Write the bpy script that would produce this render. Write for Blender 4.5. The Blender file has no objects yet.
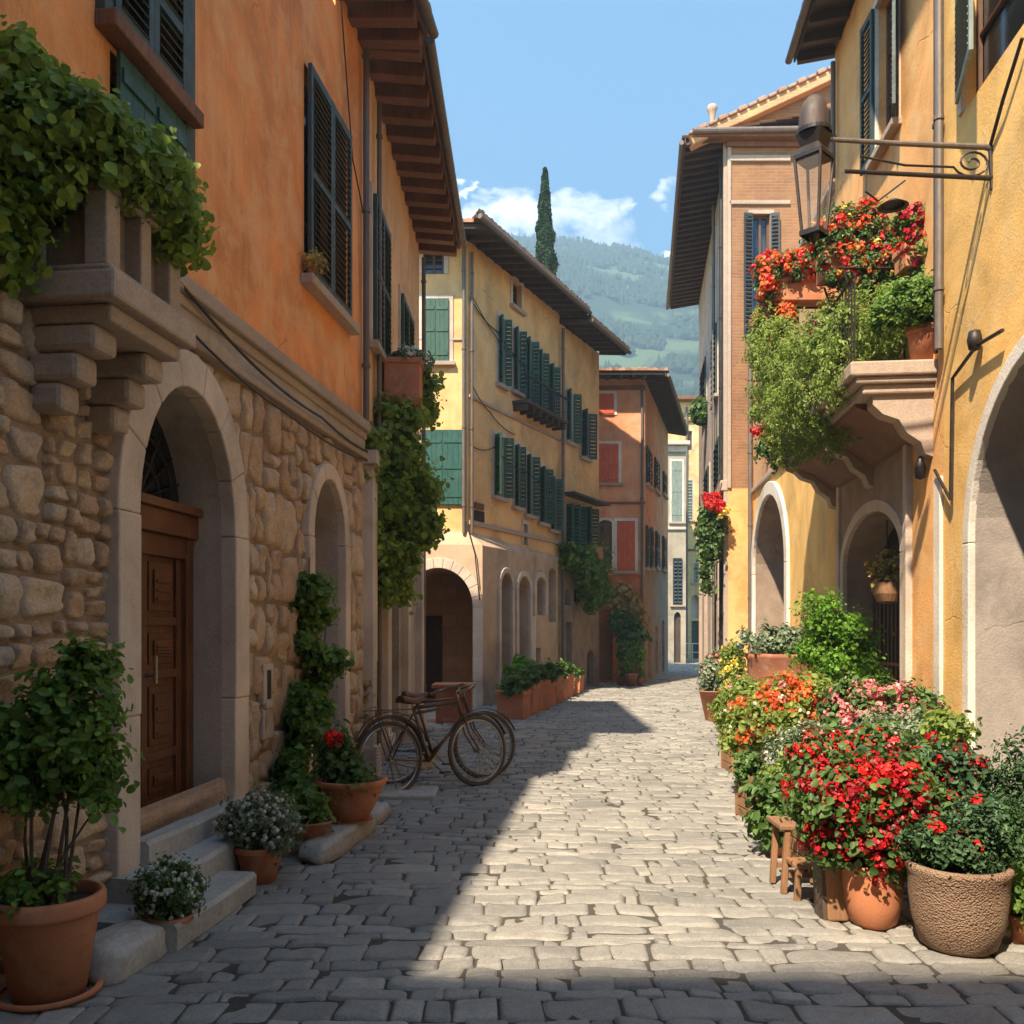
import bpy, math, random
import numpy as np
from mathutils import Vector, noise as mnoise
R = random.Random(11)
NR = np.random.RandomState(5)
C = bpy.context.scene.collection
FPX, H0, CAMH = 900.0, 630.0, 1.65
V = Vector
def P(x, y, Z): return V(((x-512)*Z/FPX, Z, CAMH+(H0-y)*Z/FPX))   # design note -> metres at depth Z
PI = math.pi
# ------------------------------------------------------------------ objects
OFF = {}
def tag(o, label=None, cat=None, group=None, kind=None):
    if label: o['label'] = label
    if cat: o['category'] = cat
    if group: o['group'] = group
    if kind: o['kind'] = kind
    return o
def thing(name, label, cat, loc, group=None):
    o = bpy.data.objects.new(name, None); C.objects.link(o)
    o.location = loc; o.empty_display_size = .2
    OFF[o.name] = V(loc)
    return tag(o, label, cat, group)
class MB:
    def __init__(s): s.v = []; s.f = []
    def face(s, *p):
        n = len(s.v); s.v += [tuple(q) for q in p]; s.f.append(tuple(range(n, n+len(p))))
    def boxo(s, o, U, W, N, u, w, n):
        o, U, W, N = V(o), V(U), V(W), V(N); b = len(s.v)
        for a in u:
            for c in w:
                for d in n: s.v.append(tuple(o+U*a+W*c+N*d))
        for q in ((0,1,3,2),(4,6,7,5),(0,4,5,1),(2,3,7,6),(0,2,6,4),(1,5,7,3)):
            s.f.append(tuple(b+i for i in q))
    def box(s, x, y, z): s.boxo((0,0,0), (1,0,0), (0,1,0), (0,0,1), x, y, z)
    def tube(s, pts, r, seg=8, cap=True):
        pts = [V(p) for p in pts]; rs = r if isinstance(r, (list, tuple)) else [r]*len(pts)
        b = len(s.v); prev = None
        for i, p in enumerate(pts):
            t = (pts[min(i+1, len(pts)-1)]-pts[max(i-1, 0)])
            if t.length < 1e-9: t = V((0,0,1))
            t.normalize()
            if prev is None:
                a = V((0,0,1)) if abs(t.z) < .9 else V((1,0,0))
                e = t.cross(a).normalized()
            else:
                e = (prev-t*prev.dot(t)); e = e.normalized() if e.length > 1e-6 else t.orthogonal().normalized()
            prev = e; g = t.cross(e)
            for k in range(seg):
                an = 2*PI*k/seg; s.v.append(tuple(p+(e*math.cos(an)+g*math.sin(an))*rs[i]))
        for i in range(len(pts)-1):
            for k in range(seg):
                k2 = (k+1) % seg; s.f.append((b+i*seg+k, b+i*seg+k2, b+(i+1)*seg+k2, b+(i+1)*seg+k))
        if cap:
            s.f.append(tuple(b+k for k in range(seg))[::-1]); e0 = b+(len(pts)-1)*seg
            s.f.append(tuple(e0+k for k in range(seg)))
    def lathe(s, prof, c, seg=32, wob=0, axis=None):
        b = len(s.v); c = V(c); m = len(prof)
        for i, (r, z) in enumerate(prof):
            for k in range(seg):
                an = 2*PI*k/seg; q = V((r*math.cos(an), r*math.sin(an), z))
                if wob: q *= 1+wob*mnoise.noise(q*6+c)
                if axis is not None: q = axis @ q
                s.v.append(tuple(c+q))
        for i in range(m-1):
            for k in range(seg):
                k2 = (k+1) % seg; s.f.append((b+i*seg+k, b+i*seg+k2, b+(i+1)*seg+k2, b+(i+1)*seg+k))
    def build(s, name, mat, parent=None, smooth=False, bevel=0, loc=None, auto=None):
        if name in ('string_course', 'brick_band') and len(s.v) > 8:      # each moulding strip is a part of its own
            for i in range(0, len(s.v), 8):
                q = MB(); q.v = s.v[i:i+8]; q.f = [tuple(k-i for k in f) for f in s.f if i <= f[0] < i+8]; o = q.build(name, mat, parent, smooth, bevel, loc)
            return o
        me = bpy.data.meshes.new(name)
        off = OFF.get(parent.name, V((0,0,0))) if parent is not None else (V(loc) if loc is not None else V((0,0,0)))
        vv = np.array(s.v, dtype=np.float64).reshape(-1, 3)-np.array(off)
        me.from_pydata(vv.tolist(), [], s.f)
        o = bpy.data.objects.new(name, me); C.objects.link(o)
        if parent is not None: o.parent = parent
        else: o.location = off
        OFF[o.name] = off
        me.materials.append(mat)
        if smooth: me.polygons.foreach_set('use_smooth', [True]*len(me.polygons))
        uvs(me, vv)
        rnd(me)
        if bevel:
            m = o.modifiers.new('b', 'BEVEL'); m.width = bevel; m.segments = 2; m.limit_method = 'ANGLE'
        return o
def uvs(me, vv):
    n = len(me.polygons); L = len(me.loops)
    if not n: return
    nr = np.zeros(n*3); me.polygons.foreach_get('normal', nr); nr = nr.reshape(-1, 3)
    tot = np.zeros(n, dtype=np.int32); me.polygons.foreach_get('loop_total', tot)
    vi = np.zeros(L, dtype=np.int32); me.loops.foreach_get('vertex_index', vi)
    nl = np.repeat(nr, tot, axis=0); p = vv[vi]
    flat = np.abs(nl[:, 2]) > .75
    h = np.stack([-nl[:, 1], nl[:, 0]], 1); h /= np.maximum(np.linalg.norm(h, axis=1, keepdims=True), 1e-6)
    u = np.where(flat, p[:, 0], p[:, 0]*h[:, 0]+p[:, 1]*h[:, 1]); w = np.where(flat, p[:, 1], p[:, 2])
    ul = me.uv_layers.new(name='UVMap'); ul.data.foreach_set('uv', np.stack([u, w], 1).ravel())
def rnd(me, vals=None):
    a = me.attributes.new('rnd', 'FLOAT', 'FACE')
    n = len(me.polygons)
    a.data.foreach_set('value', vals if vals is not None else NR.rand(n))
def copy_tree(o, parent=None):
    c = o.copy(); C.objects.link(c); OFF[c.name] = OFF.get(o.name, V((0,0,0)))
    if parent is not None: c.parent = parent
    for ch in list(o.children): copy_tree(ch, c)
    return c
# ------------------------------------------------------------------ materials
def newmat(name):
    m = bpy.data.materials.new(name); m.use_nodes = True
    nt = m.node_tree; b = nt.nodes['Principled BSDF']
    return m, nt, b
def N(nt, t, **k):
    n = nt.nodes.new(t)
    for a, b in k.items():
        if a.startswith('i_'): n.inputs[a[2:].replace('_', ' ')].default_value = b
        elif isinstance(a, str): setattr(n, a, b)
    return n
def L(nt, a, b): nt.links.new(a, b)
def ramp(nt, fac, stops):
    r = N(nt, 'ShaderNodeValToRGB'); e = r.color_ramp.elements
    while len(e) < len(stops): e.new(.5)
    for x, (p, c) in zip(e, stops): x.position = p; x.color = (*c, 1) if len(c) == 3 else c
    L(nt, fac, r.inputs[0]); return r.outputs[0]
def mix(nt, f, a, b, mode='MIX'):
    m = N(nt, 'ShaderNodeMix', data_type='RGBA', blend_type=mode)
    for s, x in ((0, f), (6, a), (7, b)):
        if isinstance(x, (int, float)): m.inputs[s].default_value = x
        elif isinstance(x, tuple): m.inputs[s].default_value = (*x, 1)
        else: L(nt, x, m.inputs[s])
    return m.outputs[2]
def noise(nt, vec, scale, detail=6, rough=.6, dist=0):
    n = N(nt, 'ShaderNodeTexNoise'); n.inputs['Scale'].default_value = scale
    n.inputs['Detail'].default_value = detail; n.inputs['Roughness'].default_value = rough
    n.inputs['Distortion'].default_value = dist
    if vec is not None: L(nt, vec, n.inputs['Vector'])
    return n.outputs['Fac']
def obj_vec(nt, scale=(1,1,1)):
    g = N(nt, 'ShaderNodeNewGeometry'); m = N(nt, 'ShaderNodeMapping'); m.inputs['Scale'].default_value = scale
    L(nt, g.outputs['Position'], m.inputs['Vector']); return m.outputs[0]
def uv_vec(nt, scale=(1,1,1)):
    g = N(nt, 'ShaderNodeUVMap'); g.uv_map = 'UVMap'; m = N(nt, 'ShaderNodeMapping'); m.inputs['Scale'].default_value = scale
    L(nt, g.outputs[0], m.inputs['Vector']); return m.outputs[0]
def bump(nt, b, fac, st=.3, dist=.02, normal=None):
    n = N(nt, 'ShaderNodeBump'); n.inputs['Strength'].default_value = st; n.inputs['Distance'].default_value = dist
    L(nt, fac, n.inputs['Height'])
    if normal: L(nt, normal, n.inputs['Normal'])
    L(nt, n.outputs[0], b.inputs['Normal']); return n.outputs[0]
def rng(nt, fac, a, b, c=0., d=1.):
    m = N(nt, 'ShaderNodeMapRange'); L(nt, fac, m.inputs[0])
    for i, x in enumerate((a, b, c, d)): m.inputs[i+1].default_value = x
    return m.outputs[0]
def mul(c, k): return tuple(min(1, x*k) for x in c)
def ncol(nt, vec, sc):
    n = N(nt, 'ShaderNodeTexNoise'); n.inputs['Scale'].default_value = sc; n.inputs['Detail'].default_value = 5; L(nt, vec, n.inputs['Vector']); return n.outputs['Color']
def stucco(name, col, worn, dirt=(.16,.10,.06), amt=.45, streak=.5, patch=.35):
    m, nt, b = newmat(name)
    v = obj_vec(nt); vs = obj_vec(nt, (2.2, 2.2, .32))
    big = noise(nt, v, .9, 8, .62, .8); mid = noise(nt, v, 2.6, 8, .65, .3); fine = noise(nt, v, 38, 6, .7)
    st = noise(nt, vs, 1.5, 7, .62, .5)
    c = mix(nt, rng(nt, big, .36, .64), mul(col, .70), mul(col, 1.22))
    c = mix(nt, rng(nt, mid, .46, .66, 0, patch*1.35), c, worn)
    c = mix(nt, rng(nt, st, .52, .74, 0, streak), c, mul(worn, 1.05))
    c = mix(nt, rng(nt, noise(nt, vs, .8, 9, .7, .8), .56, .8, 0, amt), c, dirt)
    pt = rng(nt, noise(nt, v, 1.15, 10, .68, .9), .64, .67)
    c = mix(nt, N_mul(nt, pt, 1.3*patch), c, mul(worn, .72))
    c = mix(nt, .16, c, ramp(nt, fine, [(.3, mul(col, .4)), (.7, mul(col, 1.4))]))
    L(nt, c, b.inputs['Base Color']); b.inputs['Roughness'].default_value = .92
    vo = N(nt, 'ShaderNodeTexVoronoi', feature='DISTANCE_TO_EDGE'); vo.inputs['Scale'].default_value = .75
    wv = mix(nt, .30, v, ncol(nt, v, 2.4)); L(nt, wv, vo.inputs['Vector'])
    ck = N_mul(nt, rng(nt, vo.outputs['Distance'], .0, .006, 1, 0), rng(nt, noise(nt, v, .7, 3), .5, .6))
    c = mix(nt, N_mul(nt, ck, .55), c, mul(dirt, .7)); L(nt, c, b.inputs['Base Color'])
    h = mix(nt, .35, fine, mid); h = mix(nt, N_mul(nt, ck, .8), h, (0,0,0)); h = mix(nt, N_mul(nt, pt, .5), h, (0,0,0))
    bump(nt, b, h, .5, .022)
    return m
def N_mul(nt, a, k, op='MULTIPLY'):
    n = N(nt, 'ShaderNodeMath', operation=op)
    for i, x in enumerate((a, k)):
        if isinstance(x, (int, float)): n.inputs[i].default_value = x
        else: L(nt, x, n.inputs[i])
    return n.outputs[0]
def attr(nt, name='rnd'):
    a = N(nt, 'ShaderNodeAttribute'); a.attribute_name = name; return a.outputs['Fac']
def stone(name, cols, rough=.85, sc=9, b_st=.6, moss=0):
    m, nt, b = newmat(name); v = obj_vec(nt)
    r = attr(nt); n1 = noise(nt, v, sc, 9, .7, .4); n2 = noise(nt, v, sc*6, 5, .7); n3 = noise(nt, v, 1.1, 6, .6)
    c = ramp(nt, r, [(i/(len(cols)-1), q) for i, q in enumerate(cols)])
    c = mix(nt, rng(nt, n1, .35, .7, 0, .55), c, mul(cols[0], .55))
    c = mix(nt, rng(nt, n3, .45, .7, 0, .4), c, mul(cols[-1], 1.2))
    c = mix(nt, .25, c, ramp(nt, n2, [(.3, mul(cols[0], .35)), (.7, mul(cols[-1], 1.5))]))
    if moss: c = mix(nt, rng(nt, noise(nt, v, 2.1, 8, .7, .5), .55, .7, 0, moss), c, (.06,.075,.03))
    L(nt, c, b.inputs['Base Color']); b.inputs['Roughness'].default_value = rough
    bump(nt, b, mix(nt, .5, n1, n2), b_st, .02)
    return m
def paint(name, col, rough=.5, wear=.3, wearcol=None, sc=7, metal=0):
    m, nt, b = newmat(name); v = obj_vec(nt); vs = obj_vec(nt, (3, 3, .5))
    n1 = noise(nt, v, sc, 9, .7, .3); n2 = noise(nt, vs, 6, 6, .65)
    c = mix(nt, rng(nt, n2, .35, .7), mul(col, .72), mul(col, 1.2))
    c = mix(nt, rng(nt, n1, .54, .72, 0, wear), c, wearcol or mul(col, 1.9))
    c = mix(nt, N_mul(nt, attr(nt), .22), c, mul(col, .55))
    L(nt, c, b.inputs['Base Color']); b.inputs['Metallic'].default_value = metal
    L(nt, rng(nt, n1, .3, .7, max(.05, rough-.12), min(1, rough+.2)), b.inputs['Roughness'])
    bump(nt, b, n1, .25, .01)
    return m
def wood(name, col, dark, rough=.6, sc=1.0):
    m, nt, b = newmat(name); v = obj_vec(nt, (14*sc, 14*sc, 1.2*sc)); v2 = obj_vec(nt)
    g = noise(nt, v, 2.2, 8, .7, 1.5); n2 = noise(nt, v2, 3, 6, .6)
    c = mix(nt, rng(nt, g, .3, .7), dark, col); c = mix(nt, N_mul(nt, attr(nt), .35), c, mul(dark, .8))
    c = mix(nt, rng(nt, n2, .5, .75, 0, .4), c, mul(col, 1.35))
    L(nt, c, b.inputs['Base Color']); b.inputs['Roughness'].default_value = rough
    bump(nt, b, g, .5, .008); return m
def terracotta(name, col=(.46,.17,.075)):
    m, nt, b = newmat(name); v = obj_vec(nt)
    n1 = noise(nt, v, 5, 9, .7, .6); n2 = noise(nt, v, 60, 4, .6); n3 = noise(nt, v, 1.7, 6, .6)
    c = mix(nt, rng(nt, n3, .35, .65), mul(col, .75), mul(col, 1.12))
    c = mix(nt, rng(nt, n1, .52, .75, 0, .5), c, (.5,.40,.31)); c = mix(nt, rng(nt, noise(nt, v, 3.3, 8, .7), .56, .72, 0, .5), c, (.13,.075,.045))
    L(nt, c, b.inputs['Base Color']); b.inputs['Roughness'].default_value = .85
    bump(nt, b, mix(nt, .4, n2, n1), .35, .008); return m
def brick(name, c1, c2, mortar, w=.27, h=.075, wash=None, washamt=.5):
    m, nt, b = newmat(name); v = uv_vec(nt); ov = obj_vec(nt)
    t = N(nt, 'ShaderNodeTexBrick'); L(nt, v, t.inputs['Vector'])
    t.inputs['Color1'].default_value = (*c1, 1); t.inputs['Color2'].default_value = (*c2, 1); t.inputs['Mortar'].default_value = (*mortar, 1)
    t.inputs['Scale'].default_value = 1; t.inputs['Brick Width'].default_value = w; t.inputs['Row Height'].default_value = h
    t.inputs['Mortar Size'].default_value = .009; t.inputs['Mortar Smooth'].default_value = .3; t.inputs['Bias'].default_value = -.2
    n1 = noise(nt, ov, 3, 8, .7, .4); n2 = noise(nt, ov, 40, 5, .7)
    c = mix(nt, rng(nt, n1, .4, .7, 0, .45), t.outputs['Color'], mul(c1, .5))
    if wash: c = mix(nt, rng(nt, noise(nt, ov, .9, 9, .7, .7), .40, .62, 0, washamt), c, wash)
    c = mix(nt, .15, c, ramp(nt, n2, [(.3, mul(c1, .3)), (.7, mul(c2, 1.6))]))
    L(nt, c, b.inputs['Base Color']); b.inputs['Roughness'].default_value = .92
    h_ = mix(nt, .3, t.outputs['Fac'], n2); inv = N(nt, 'ShaderNodeInvert'); L(nt, h_, inv.inputs['Color'])
    bump(nt, b, inv.outputs[0], .5, .012); return m
def leafmat(name, a, bb, trans=.35, rough=.5):
    m, nt, b = newmat(name); r = attr(nt)
    v = obj_vec(nt); n1 = noise(nt, v, 3.2, 4, .6)
    c = ramp(nt, r, [(0, a), (.7, bb), (1, mul(bb, 1.35))])
    c = mix(nt, rng(nt, n1, .4, .65, 0, .5), c, mul(a, .8))
    L(nt, c, b.inputs['Base Color']); b.inputs['Roughness'].default_value = rough
    b.inputs['Specular IOR Level'].default_value = .35
    t = N(nt, 'ShaderNodeBsdfTranslucent'); L(nt, mix(nt, .5, c, mul(bb, 1.6)), t.inputs['Color'])
    mx = N(nt, 'ShaderNodeMixShader'); mx.inputs[0].default_value = trans
    L(nt, b.outputs[0], mx.inputs[1]); L(nt, t.outputs[0], mx.inputs[2]); L(nt, mx.outputs[0], nt.nodes['Material Output'].inputs[0])
    return m
def glassmat(name):
    m, nt, b = newmat(name); v = obj_vec(nt)
    c = mix(nt, rng(nt, noise(nt, v, 1.5, 4, .5), .4, .65), (.012,.014,.016), (.05,.055,.055))
    L(nt, c, b.inputs['Base Color']); b.inputs['Roughness'].default_value = .12; b.inputs['Specular IOR Level'].default_value = .7
    bump(nt, b, noise(nt, v, 2, 2, .5), .08, .02); return m
M = {}
M['orange'] = stucco('orange_stucco', (.82,.30,.085), (.82,.44,.20), (.22,.10,.05), .6, .8, .7)
M['peach'] = stucco('peach_stucco', (.74,.42,.19), (.70,.50,.31), (.25,.15,.09), .45, .6, .5)
M['cream'] = stucco('cream_stucco', (.74,.43,.165), (.72,.51,.27), (.28,.2,.13), .3, .5, .4)
M['yellowb'] = stucco('yellow_ochre_stucco', (.74,.49,.16), (.70,.53,.27), (.28,.17,.09), .5, .6, .45)
M['ochre'] = stucco('deep_ochre_stucco', (.80,.46,.13), (.80,.57,.28), (.30,.16,.06), .4, .45, .3)
M['ochreo'] = stucco('orange_ochre_stucco', (.74,.37,.12), (.76,.50,.23), (.28,.14,.06), .5, .6, .5)
M['pink'] = stucco('faded_red_stucco', (.66,.27,.12), (.64,.40,.26), (.24,.12,.08), .4, .5, .5)
M['red'] = stucco('red_stucco', (.55,.13,.04), (.60,.26,.12), (.2,.07,.04), .35, .4, .4)
M['far_yellow'] = stucco('far_yellow_stucco', (.60,.42,.19), (.68,.55,.34), (.28,.2,.13), .3, .4, .3)
M['far_grey'] = stucco('grey_blue_stucco', (.36,.30,.225), (.44,.37,.27), (.15,.15,.15), .3, .5, .4)
M['grey'] = stucco('grey_plaster', (.40,.335,.27), (.50,.42,.34), (.17,.13,.10), .5, .5, .5)
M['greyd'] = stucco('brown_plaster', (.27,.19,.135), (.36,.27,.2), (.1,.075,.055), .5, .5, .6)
M['trim'] = stucco('pale_stone_trim', (.56,.44,.34), (.60,.52,.44), (.22,.17,.13), .35, .4, .35)
M['whitetrim'] = stucco('white_plaster_trim', (.68,.60,.50), (.72,.66,.58), (.30,.24,.18), .35, .4, .3)
M['rubble'] = stone('rubble_stone', [(.33,.20,.125),(.56,.37,.225),(.46,.27,.155),(.48,.37,.27),(.68,.50,.33)], sc=9, b_st=1.0, moss=.25)
M['mortar'] = stone('wall_mortar', [(.27,.185,.12),(.36,.25,.165)], sc=12, b_st=.8)
M['cobble'] = stone('cobble_stone', [(.14,.134,.124),(.26,.247,.222),(.20,.19,.172),(.36,.335,.285)], rough=.6, sc=13, b_st=.75)
M['joint'] = stone('street_joint_earth', [(.042,.037,.03),(.07,.061,.048)], rough=.95, sc=14, b_st=.8, moss=.5)
M['carved'] = stone('carved_stone', [(.36,.27,.205),(.45,.345,.26)], sc=9, b_st=.45)
M['step'] = stone('worn_step_stone', [(.34,.31,.27),(.42,.39,.34)], sc=5, b_st=.4)
M['brick'] = brick('old_brick', (.23,.10,.045), (.31,.155,.07), (.27,.19,.12), wash=(.34,.18,.08), washamt=.6)
M['arcade'] = stucco('warm_arcade_stone', (.47,.33,.215), (.55,.42,.29), (.2,.14,.09), .5, .5, .5)
M['greyshade'] = stucco('shaded_grey_plaster', (.29,.245,.21), (.38,.32,.27), (.13,.10,.08), .5, .5, .5)  # grey plaster darkened to paint in shade on the ochre archway reveal
M['brickw'] = brick('washed_brick', (.46,.22,.11), (.55,.30,.16), (.46,.33,.22), wash=(.68,.40,.18), washamt=.85)
M['ashlar'] = brick('ashlar_blocks', (.42,.29,.19), (.50,.37,.25), (.24,.17,.12), w=.75, h=.34, wash=(.42,.30,.2), washamt=.5)
M['tile'] = stone('roof_tile', [(.34,.15,.08),(.45,.22,.12),(.38,.2,.12),(.5,.3,.18)], sc=6, b_st=.5, moss=.5)
M['green'] = paint('green_shutter_paint', (.024,.085,.046), .5, .3, (.09,.16,.10))
M['dgreen'] = paint('dark_green_shutter_paint', (.030,.058,.052), .5, .3, (.07,.10,.085))
M['teal'] = paint('teal_green_paint', (.014,.085,.068), .5, .35, (.05,.14,.11))
M['navy'] = paint('dark_slate_shutter_paint', (.022,.035,.042), .5, .25, (.07,.09,.1))
M['greygreen'] = paint('weathered_grey_green_paint', (.20,.24,.20), .6, .5, (.45,.45,.4))
M['redpaint'] = paint('red_shutter_paint', (.58,.10,.025), .55, .3, (.5,.2,.1))
M['brownpaint'] = paint('brown_frame_paint', (.13,.06,.03), .5, .3, (.25,.14,.08))
M['whitep'] = paint('off_white_paint', (.6,.56,.5), .55, .3, (.4,.35,.3))
M['iron'] = paint('dark_iron', (.040,.032,.028), .45, .35, (.14,.08,.05), metal=.5)
M['bikeframe'] = paint('bronze_brown_enamel', (.13,.065,.035), .32, .4, (.3,.2,.13), metal=.45)
M['tyre'] = paint('brown_rubber', (.085,.055,.038), .7, .4, (.22,.15,.1))
M['steel'] = paint('worn_steel', (.38,.34,.3), .32, .4, (.2,.12,.08), metal=.9)
M['pipe'] = paint('weathered_pipe', (.16,.13,.11), .5, .4, (.3,.22,.16), metal=.3)
M['darkpipe'] = paint('dark_bronze', (.075,.052,.04), .62, .4, (.2,.15,.11), metal=.15)
M['leather'] = paint('brown_leather', (.13,.055,.028), .45, .4, (.28,.15,.09))
M['door'] = wood('carved_walnut_door', (.20,.075,.028), (.07,.026,.012), .42)
M['rafter'] = wood('old_roof_timber', (.25,.105,.045), (.10,.045,.022), .75)
M['darkwood'] = wood('dark_weathered_timber', (.10,.065,.045), (.045,.03,.022), .75)
M['crate'] = wood('pale_crate_wood', (.33,.17,.08), (.17,.085,.04), .7)
M['bark'] = wood('bark', (.13,.09,.06), (.06,.042,.03), .9, 2)
M['terra'] = terracotta('terracotta'); M['terrad'] = terracotta('dark_terracotta', (.33,.12,.06))
M['soil'] = stone('potting_soil', [(.03,.02,.013),(.05,.035,.025)], rough=.95, sc=30, b_st=.8)
M['glass'] = glassmat('window_glass')
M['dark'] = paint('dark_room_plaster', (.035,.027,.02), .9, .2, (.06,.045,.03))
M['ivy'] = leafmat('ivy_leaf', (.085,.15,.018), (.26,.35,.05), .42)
M['ivyd'] = leafmat('deep_green_leaf', (.060,.125,.022), (.17,.28,.045), .42)  # the leaf's own deeper green, used on plants along both sides
M['bright'] = leafmat('bright_green_leaf', (.07,.17,.015), (.17,.33,.03), .45)
M['lime'] = leafmat('lime_green_foliage', (.11,.17,.025), (.28,.36,.08), .45)
M['dkleaf'] = leafmat('dark_shrub_leaf', (.018,.048,.020), (.06,.12,.042), .25)
M['geran'] = leafmat('geranium_leaf', (.04,.09,.02), (.11,.19,.045), .35)
M['sage'] = leafmat('grey_green_leaf', (.09,.13,.07), (.24,.29,.17), .3)
M['needle'] = leafmat('cypress_leaf', (.012,.035,.010), (.045,.09,.02), .15, .7)
M['wheat'] = leafmat('dry_yellow_leaf', (.20,.15,.04), (.45,.33,.09), .3)
M['f_red'] = leafmat('red_petal', (.42,.008,.010), (.72,.022,.015), .25)
M['f_dred'] = leafmat('dark_red_petal', (.20,.004,.010), (.46,.010,.018), .2)
M['f_orange'] = leafmat('orange_red_petal', (.75,.07,.02), (.90,.20,.05), .35)
M['f_pink'] = leafmat('pink_petal', (.70,.12,.16), (.92,.38,.36), .35)
M['f_white'] = leafmat('white_petal', (.55,.56,.45), (.80,.80,.70), .3)
M['f_yellow'] = leafmat('yellow_petal', (.75,.45,.05), (.90,.68,.15), .3)
# ------------------------------------------------------------------ wall frames
class F:
    def __init__(s, x0, z0, x1, z1, n=None):
        s.x0, s.z0 = x0, z0; d = V((x1-x0, z1-z0, 0)); s.L = d.length; s.d = d/s.L
        s.n = V((s.d.y, -s.d.x, 0)) if n is None else V((*n, 0))
        s.ops = []
    def p(s, u, h, out=0): return V((s.x0, s.z0, 0))+s.d*u+s.n*out+V((0,0,h))
    def s(s, px, out=0):
        k = (px-512)/FPX; x0 = s.x0+s.n.x*out; z0 = s.z0+s.n.y*out
        return (k*z0-x0)/(s.d.x-k*s.d.y)
    def Z(s, px, out=0): return s.z0+s.n.y*out+s.d.y*s.s(px, out)
    def h(s, px, y, out=0): return CAMH+(H0-y)*s.Z(px, out)/FPX
def op(a, b, h0, h1, rise=0, **k):
    a, b = min(a, b), max(a, b)
    return dict(a=a, b=b, h0=h0, h1=h1, r=rise, **k)
def top(o, s):
    if not o['r']: return o['h1']
    c = (o['a']+o['b'])/2; w = (o['b']-o['a'])/2; t = max(0, 1-((s-c)/w)**2)
    return o['h1']-o['r']+o['r']*math.sqrt(t)
def arch_s(o, n=16):
    c = (o['a']+o['b'])/2; w = (o['b']-o['a'])/2
    return [c-w*math.cos(PI*i/n) for i in range(n+1)]
def wall(mb, f, s0, s1, h0, h1, ops, out=0):
    ops = [o for o in ops if o['b'] > s0 and o['a'] < s1 and o['h1'] > h0 and o['h0'] < h1]
    br = {s0, s1}
    for o in ops:
        for s in (arch_s(o) if o['r'] else [o['a'], o['b']]):
            if s0 < s < s1: br.add(s)
    br = sorted(br)
    for a, b in zip(br, br[1:]):
        if b-a < 1e-6: continue
        m = (a+b)/2; cur = (h0, h0)
        for o in sorted([o for o in ops if o['a'] < m < o['b']], key=lambda o: o['h0']):
            lo = max(o['h0'], h0)
            if lo > min(cur)+1e-6: mb.face(f.p(a, cur[0], out), f.p(b, cur[1], out), f.p(b, lo, out), f.p(a, lo, out))
            cur = (min(h1, top(o, a)), min(h1, top(o, b)))
        if min(cur) < h1-1e-6: mb.face(f.p(a, cur[0], out), f.p(b, cur[1], out), f.p(b, h1, out), f.p(a, h1, out))
def outline(o, n=20):
    if o['r']:
        ss = arch_s(o, n); pts = [(o['a'], o['h0'])]+[(s, top(o, s)) for s in ss]+[(o['b'], o['h0'])]
    else: pts = [(o['a'], o['h0']), (o['a'], o['h1']), (o['b'], o['h1']), (o['b'], o['h0'])]
    return pts
def reveal(mb, f, o, depth, out=0, sill=True):
    p = outline(o)
    for a, b in zip(p, p[1:]): mb.face(f.p(*a, out), f.p(*b, out), f.p(*b, -depth), f.p(*a, -depth))
    if sill: mb.face(f.p(*p[0], out), f.p(*p[-1], out), f.p(*p[-1], -depth), f.p(*p[0], -depth))
def panel(mb, f, o, out, grow=0.0):
    p = outline(dict(o, a=o['a']-grow, b=o['b']+grow, h1=o['h1']+grow)); mb.face(*[f.p(s, h, out) for s, h in p])
def arch_trim(mb, f, o, t, proud, nb=9, jh=.5, gap=.003, h0=None, back=.02):
    c = (o['a']+o['b'])/2; w = (o['b']-o['a'])/2-.003; r = o['r']-.003; sp = o['h1']-o['r']; h0 = o['h0'] if h0 is None else h0
    k = max(3, round(24/nb))
    for i in range(nb):
        for j in range(k):
            a0 = PI*(i+j/k)/nb+(gap/w if j == 0 else 0); a1 = PI*(i+(j+1)/k)/nb-(gap/w if j == k-1 else 0)
            q = []
            for an in (a0, a1):
                q.append((c-w*math.cos(an), sp+r*math.sin(an))); q.append((c-(w+t)*math.cos(an), sp+(r+t)*math.sin(an)))
            if j == 0: b = len(mb.v)-0; pr = proud+.002*((i*7) % 3)
            for (s_, h_) in (q if j == 0 else q[2:]):
                for ou in (-back, pr): mb.v.append(tuple(f.p(s_, h_, ou)))
            c0 = b+4*j
            for fc in ((1,3,7,5),(0,4,6,2),(0,1,5,4),(2,6,7,3)): mb.f.append(tuple(c0+x for x in fc))
            if j == 0: mb.f.append((c0, c0+2, c0+3, c0+1))
            if j == k-1: mb.f.append((c0+4, c0+5, c0+7, c0+6))
    n = max(1, round((sp-h0)/jh))
    for sd in (-1, 1):
        for i in range(n):
            a = h0+(sp-h0)*i/n; b2 = h0+(sp-h0)*(i+1)/n-gap
            u = (c+sd*w, c+sd*(w+t)); mb.boxo(f.p(0,0), f.d, (0,0,1), f.n, (min(u), max(u)), (a, b2), (-back, proud+.003*((i*5) % 3)))
def strip(mb, f, s0, s1, h0, h1, o0, o1): mb.boxo(f.p(0,0), f.d, (0,0,1), f.n, (s0, s1), (h0, h1), (o0, o1))
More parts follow.
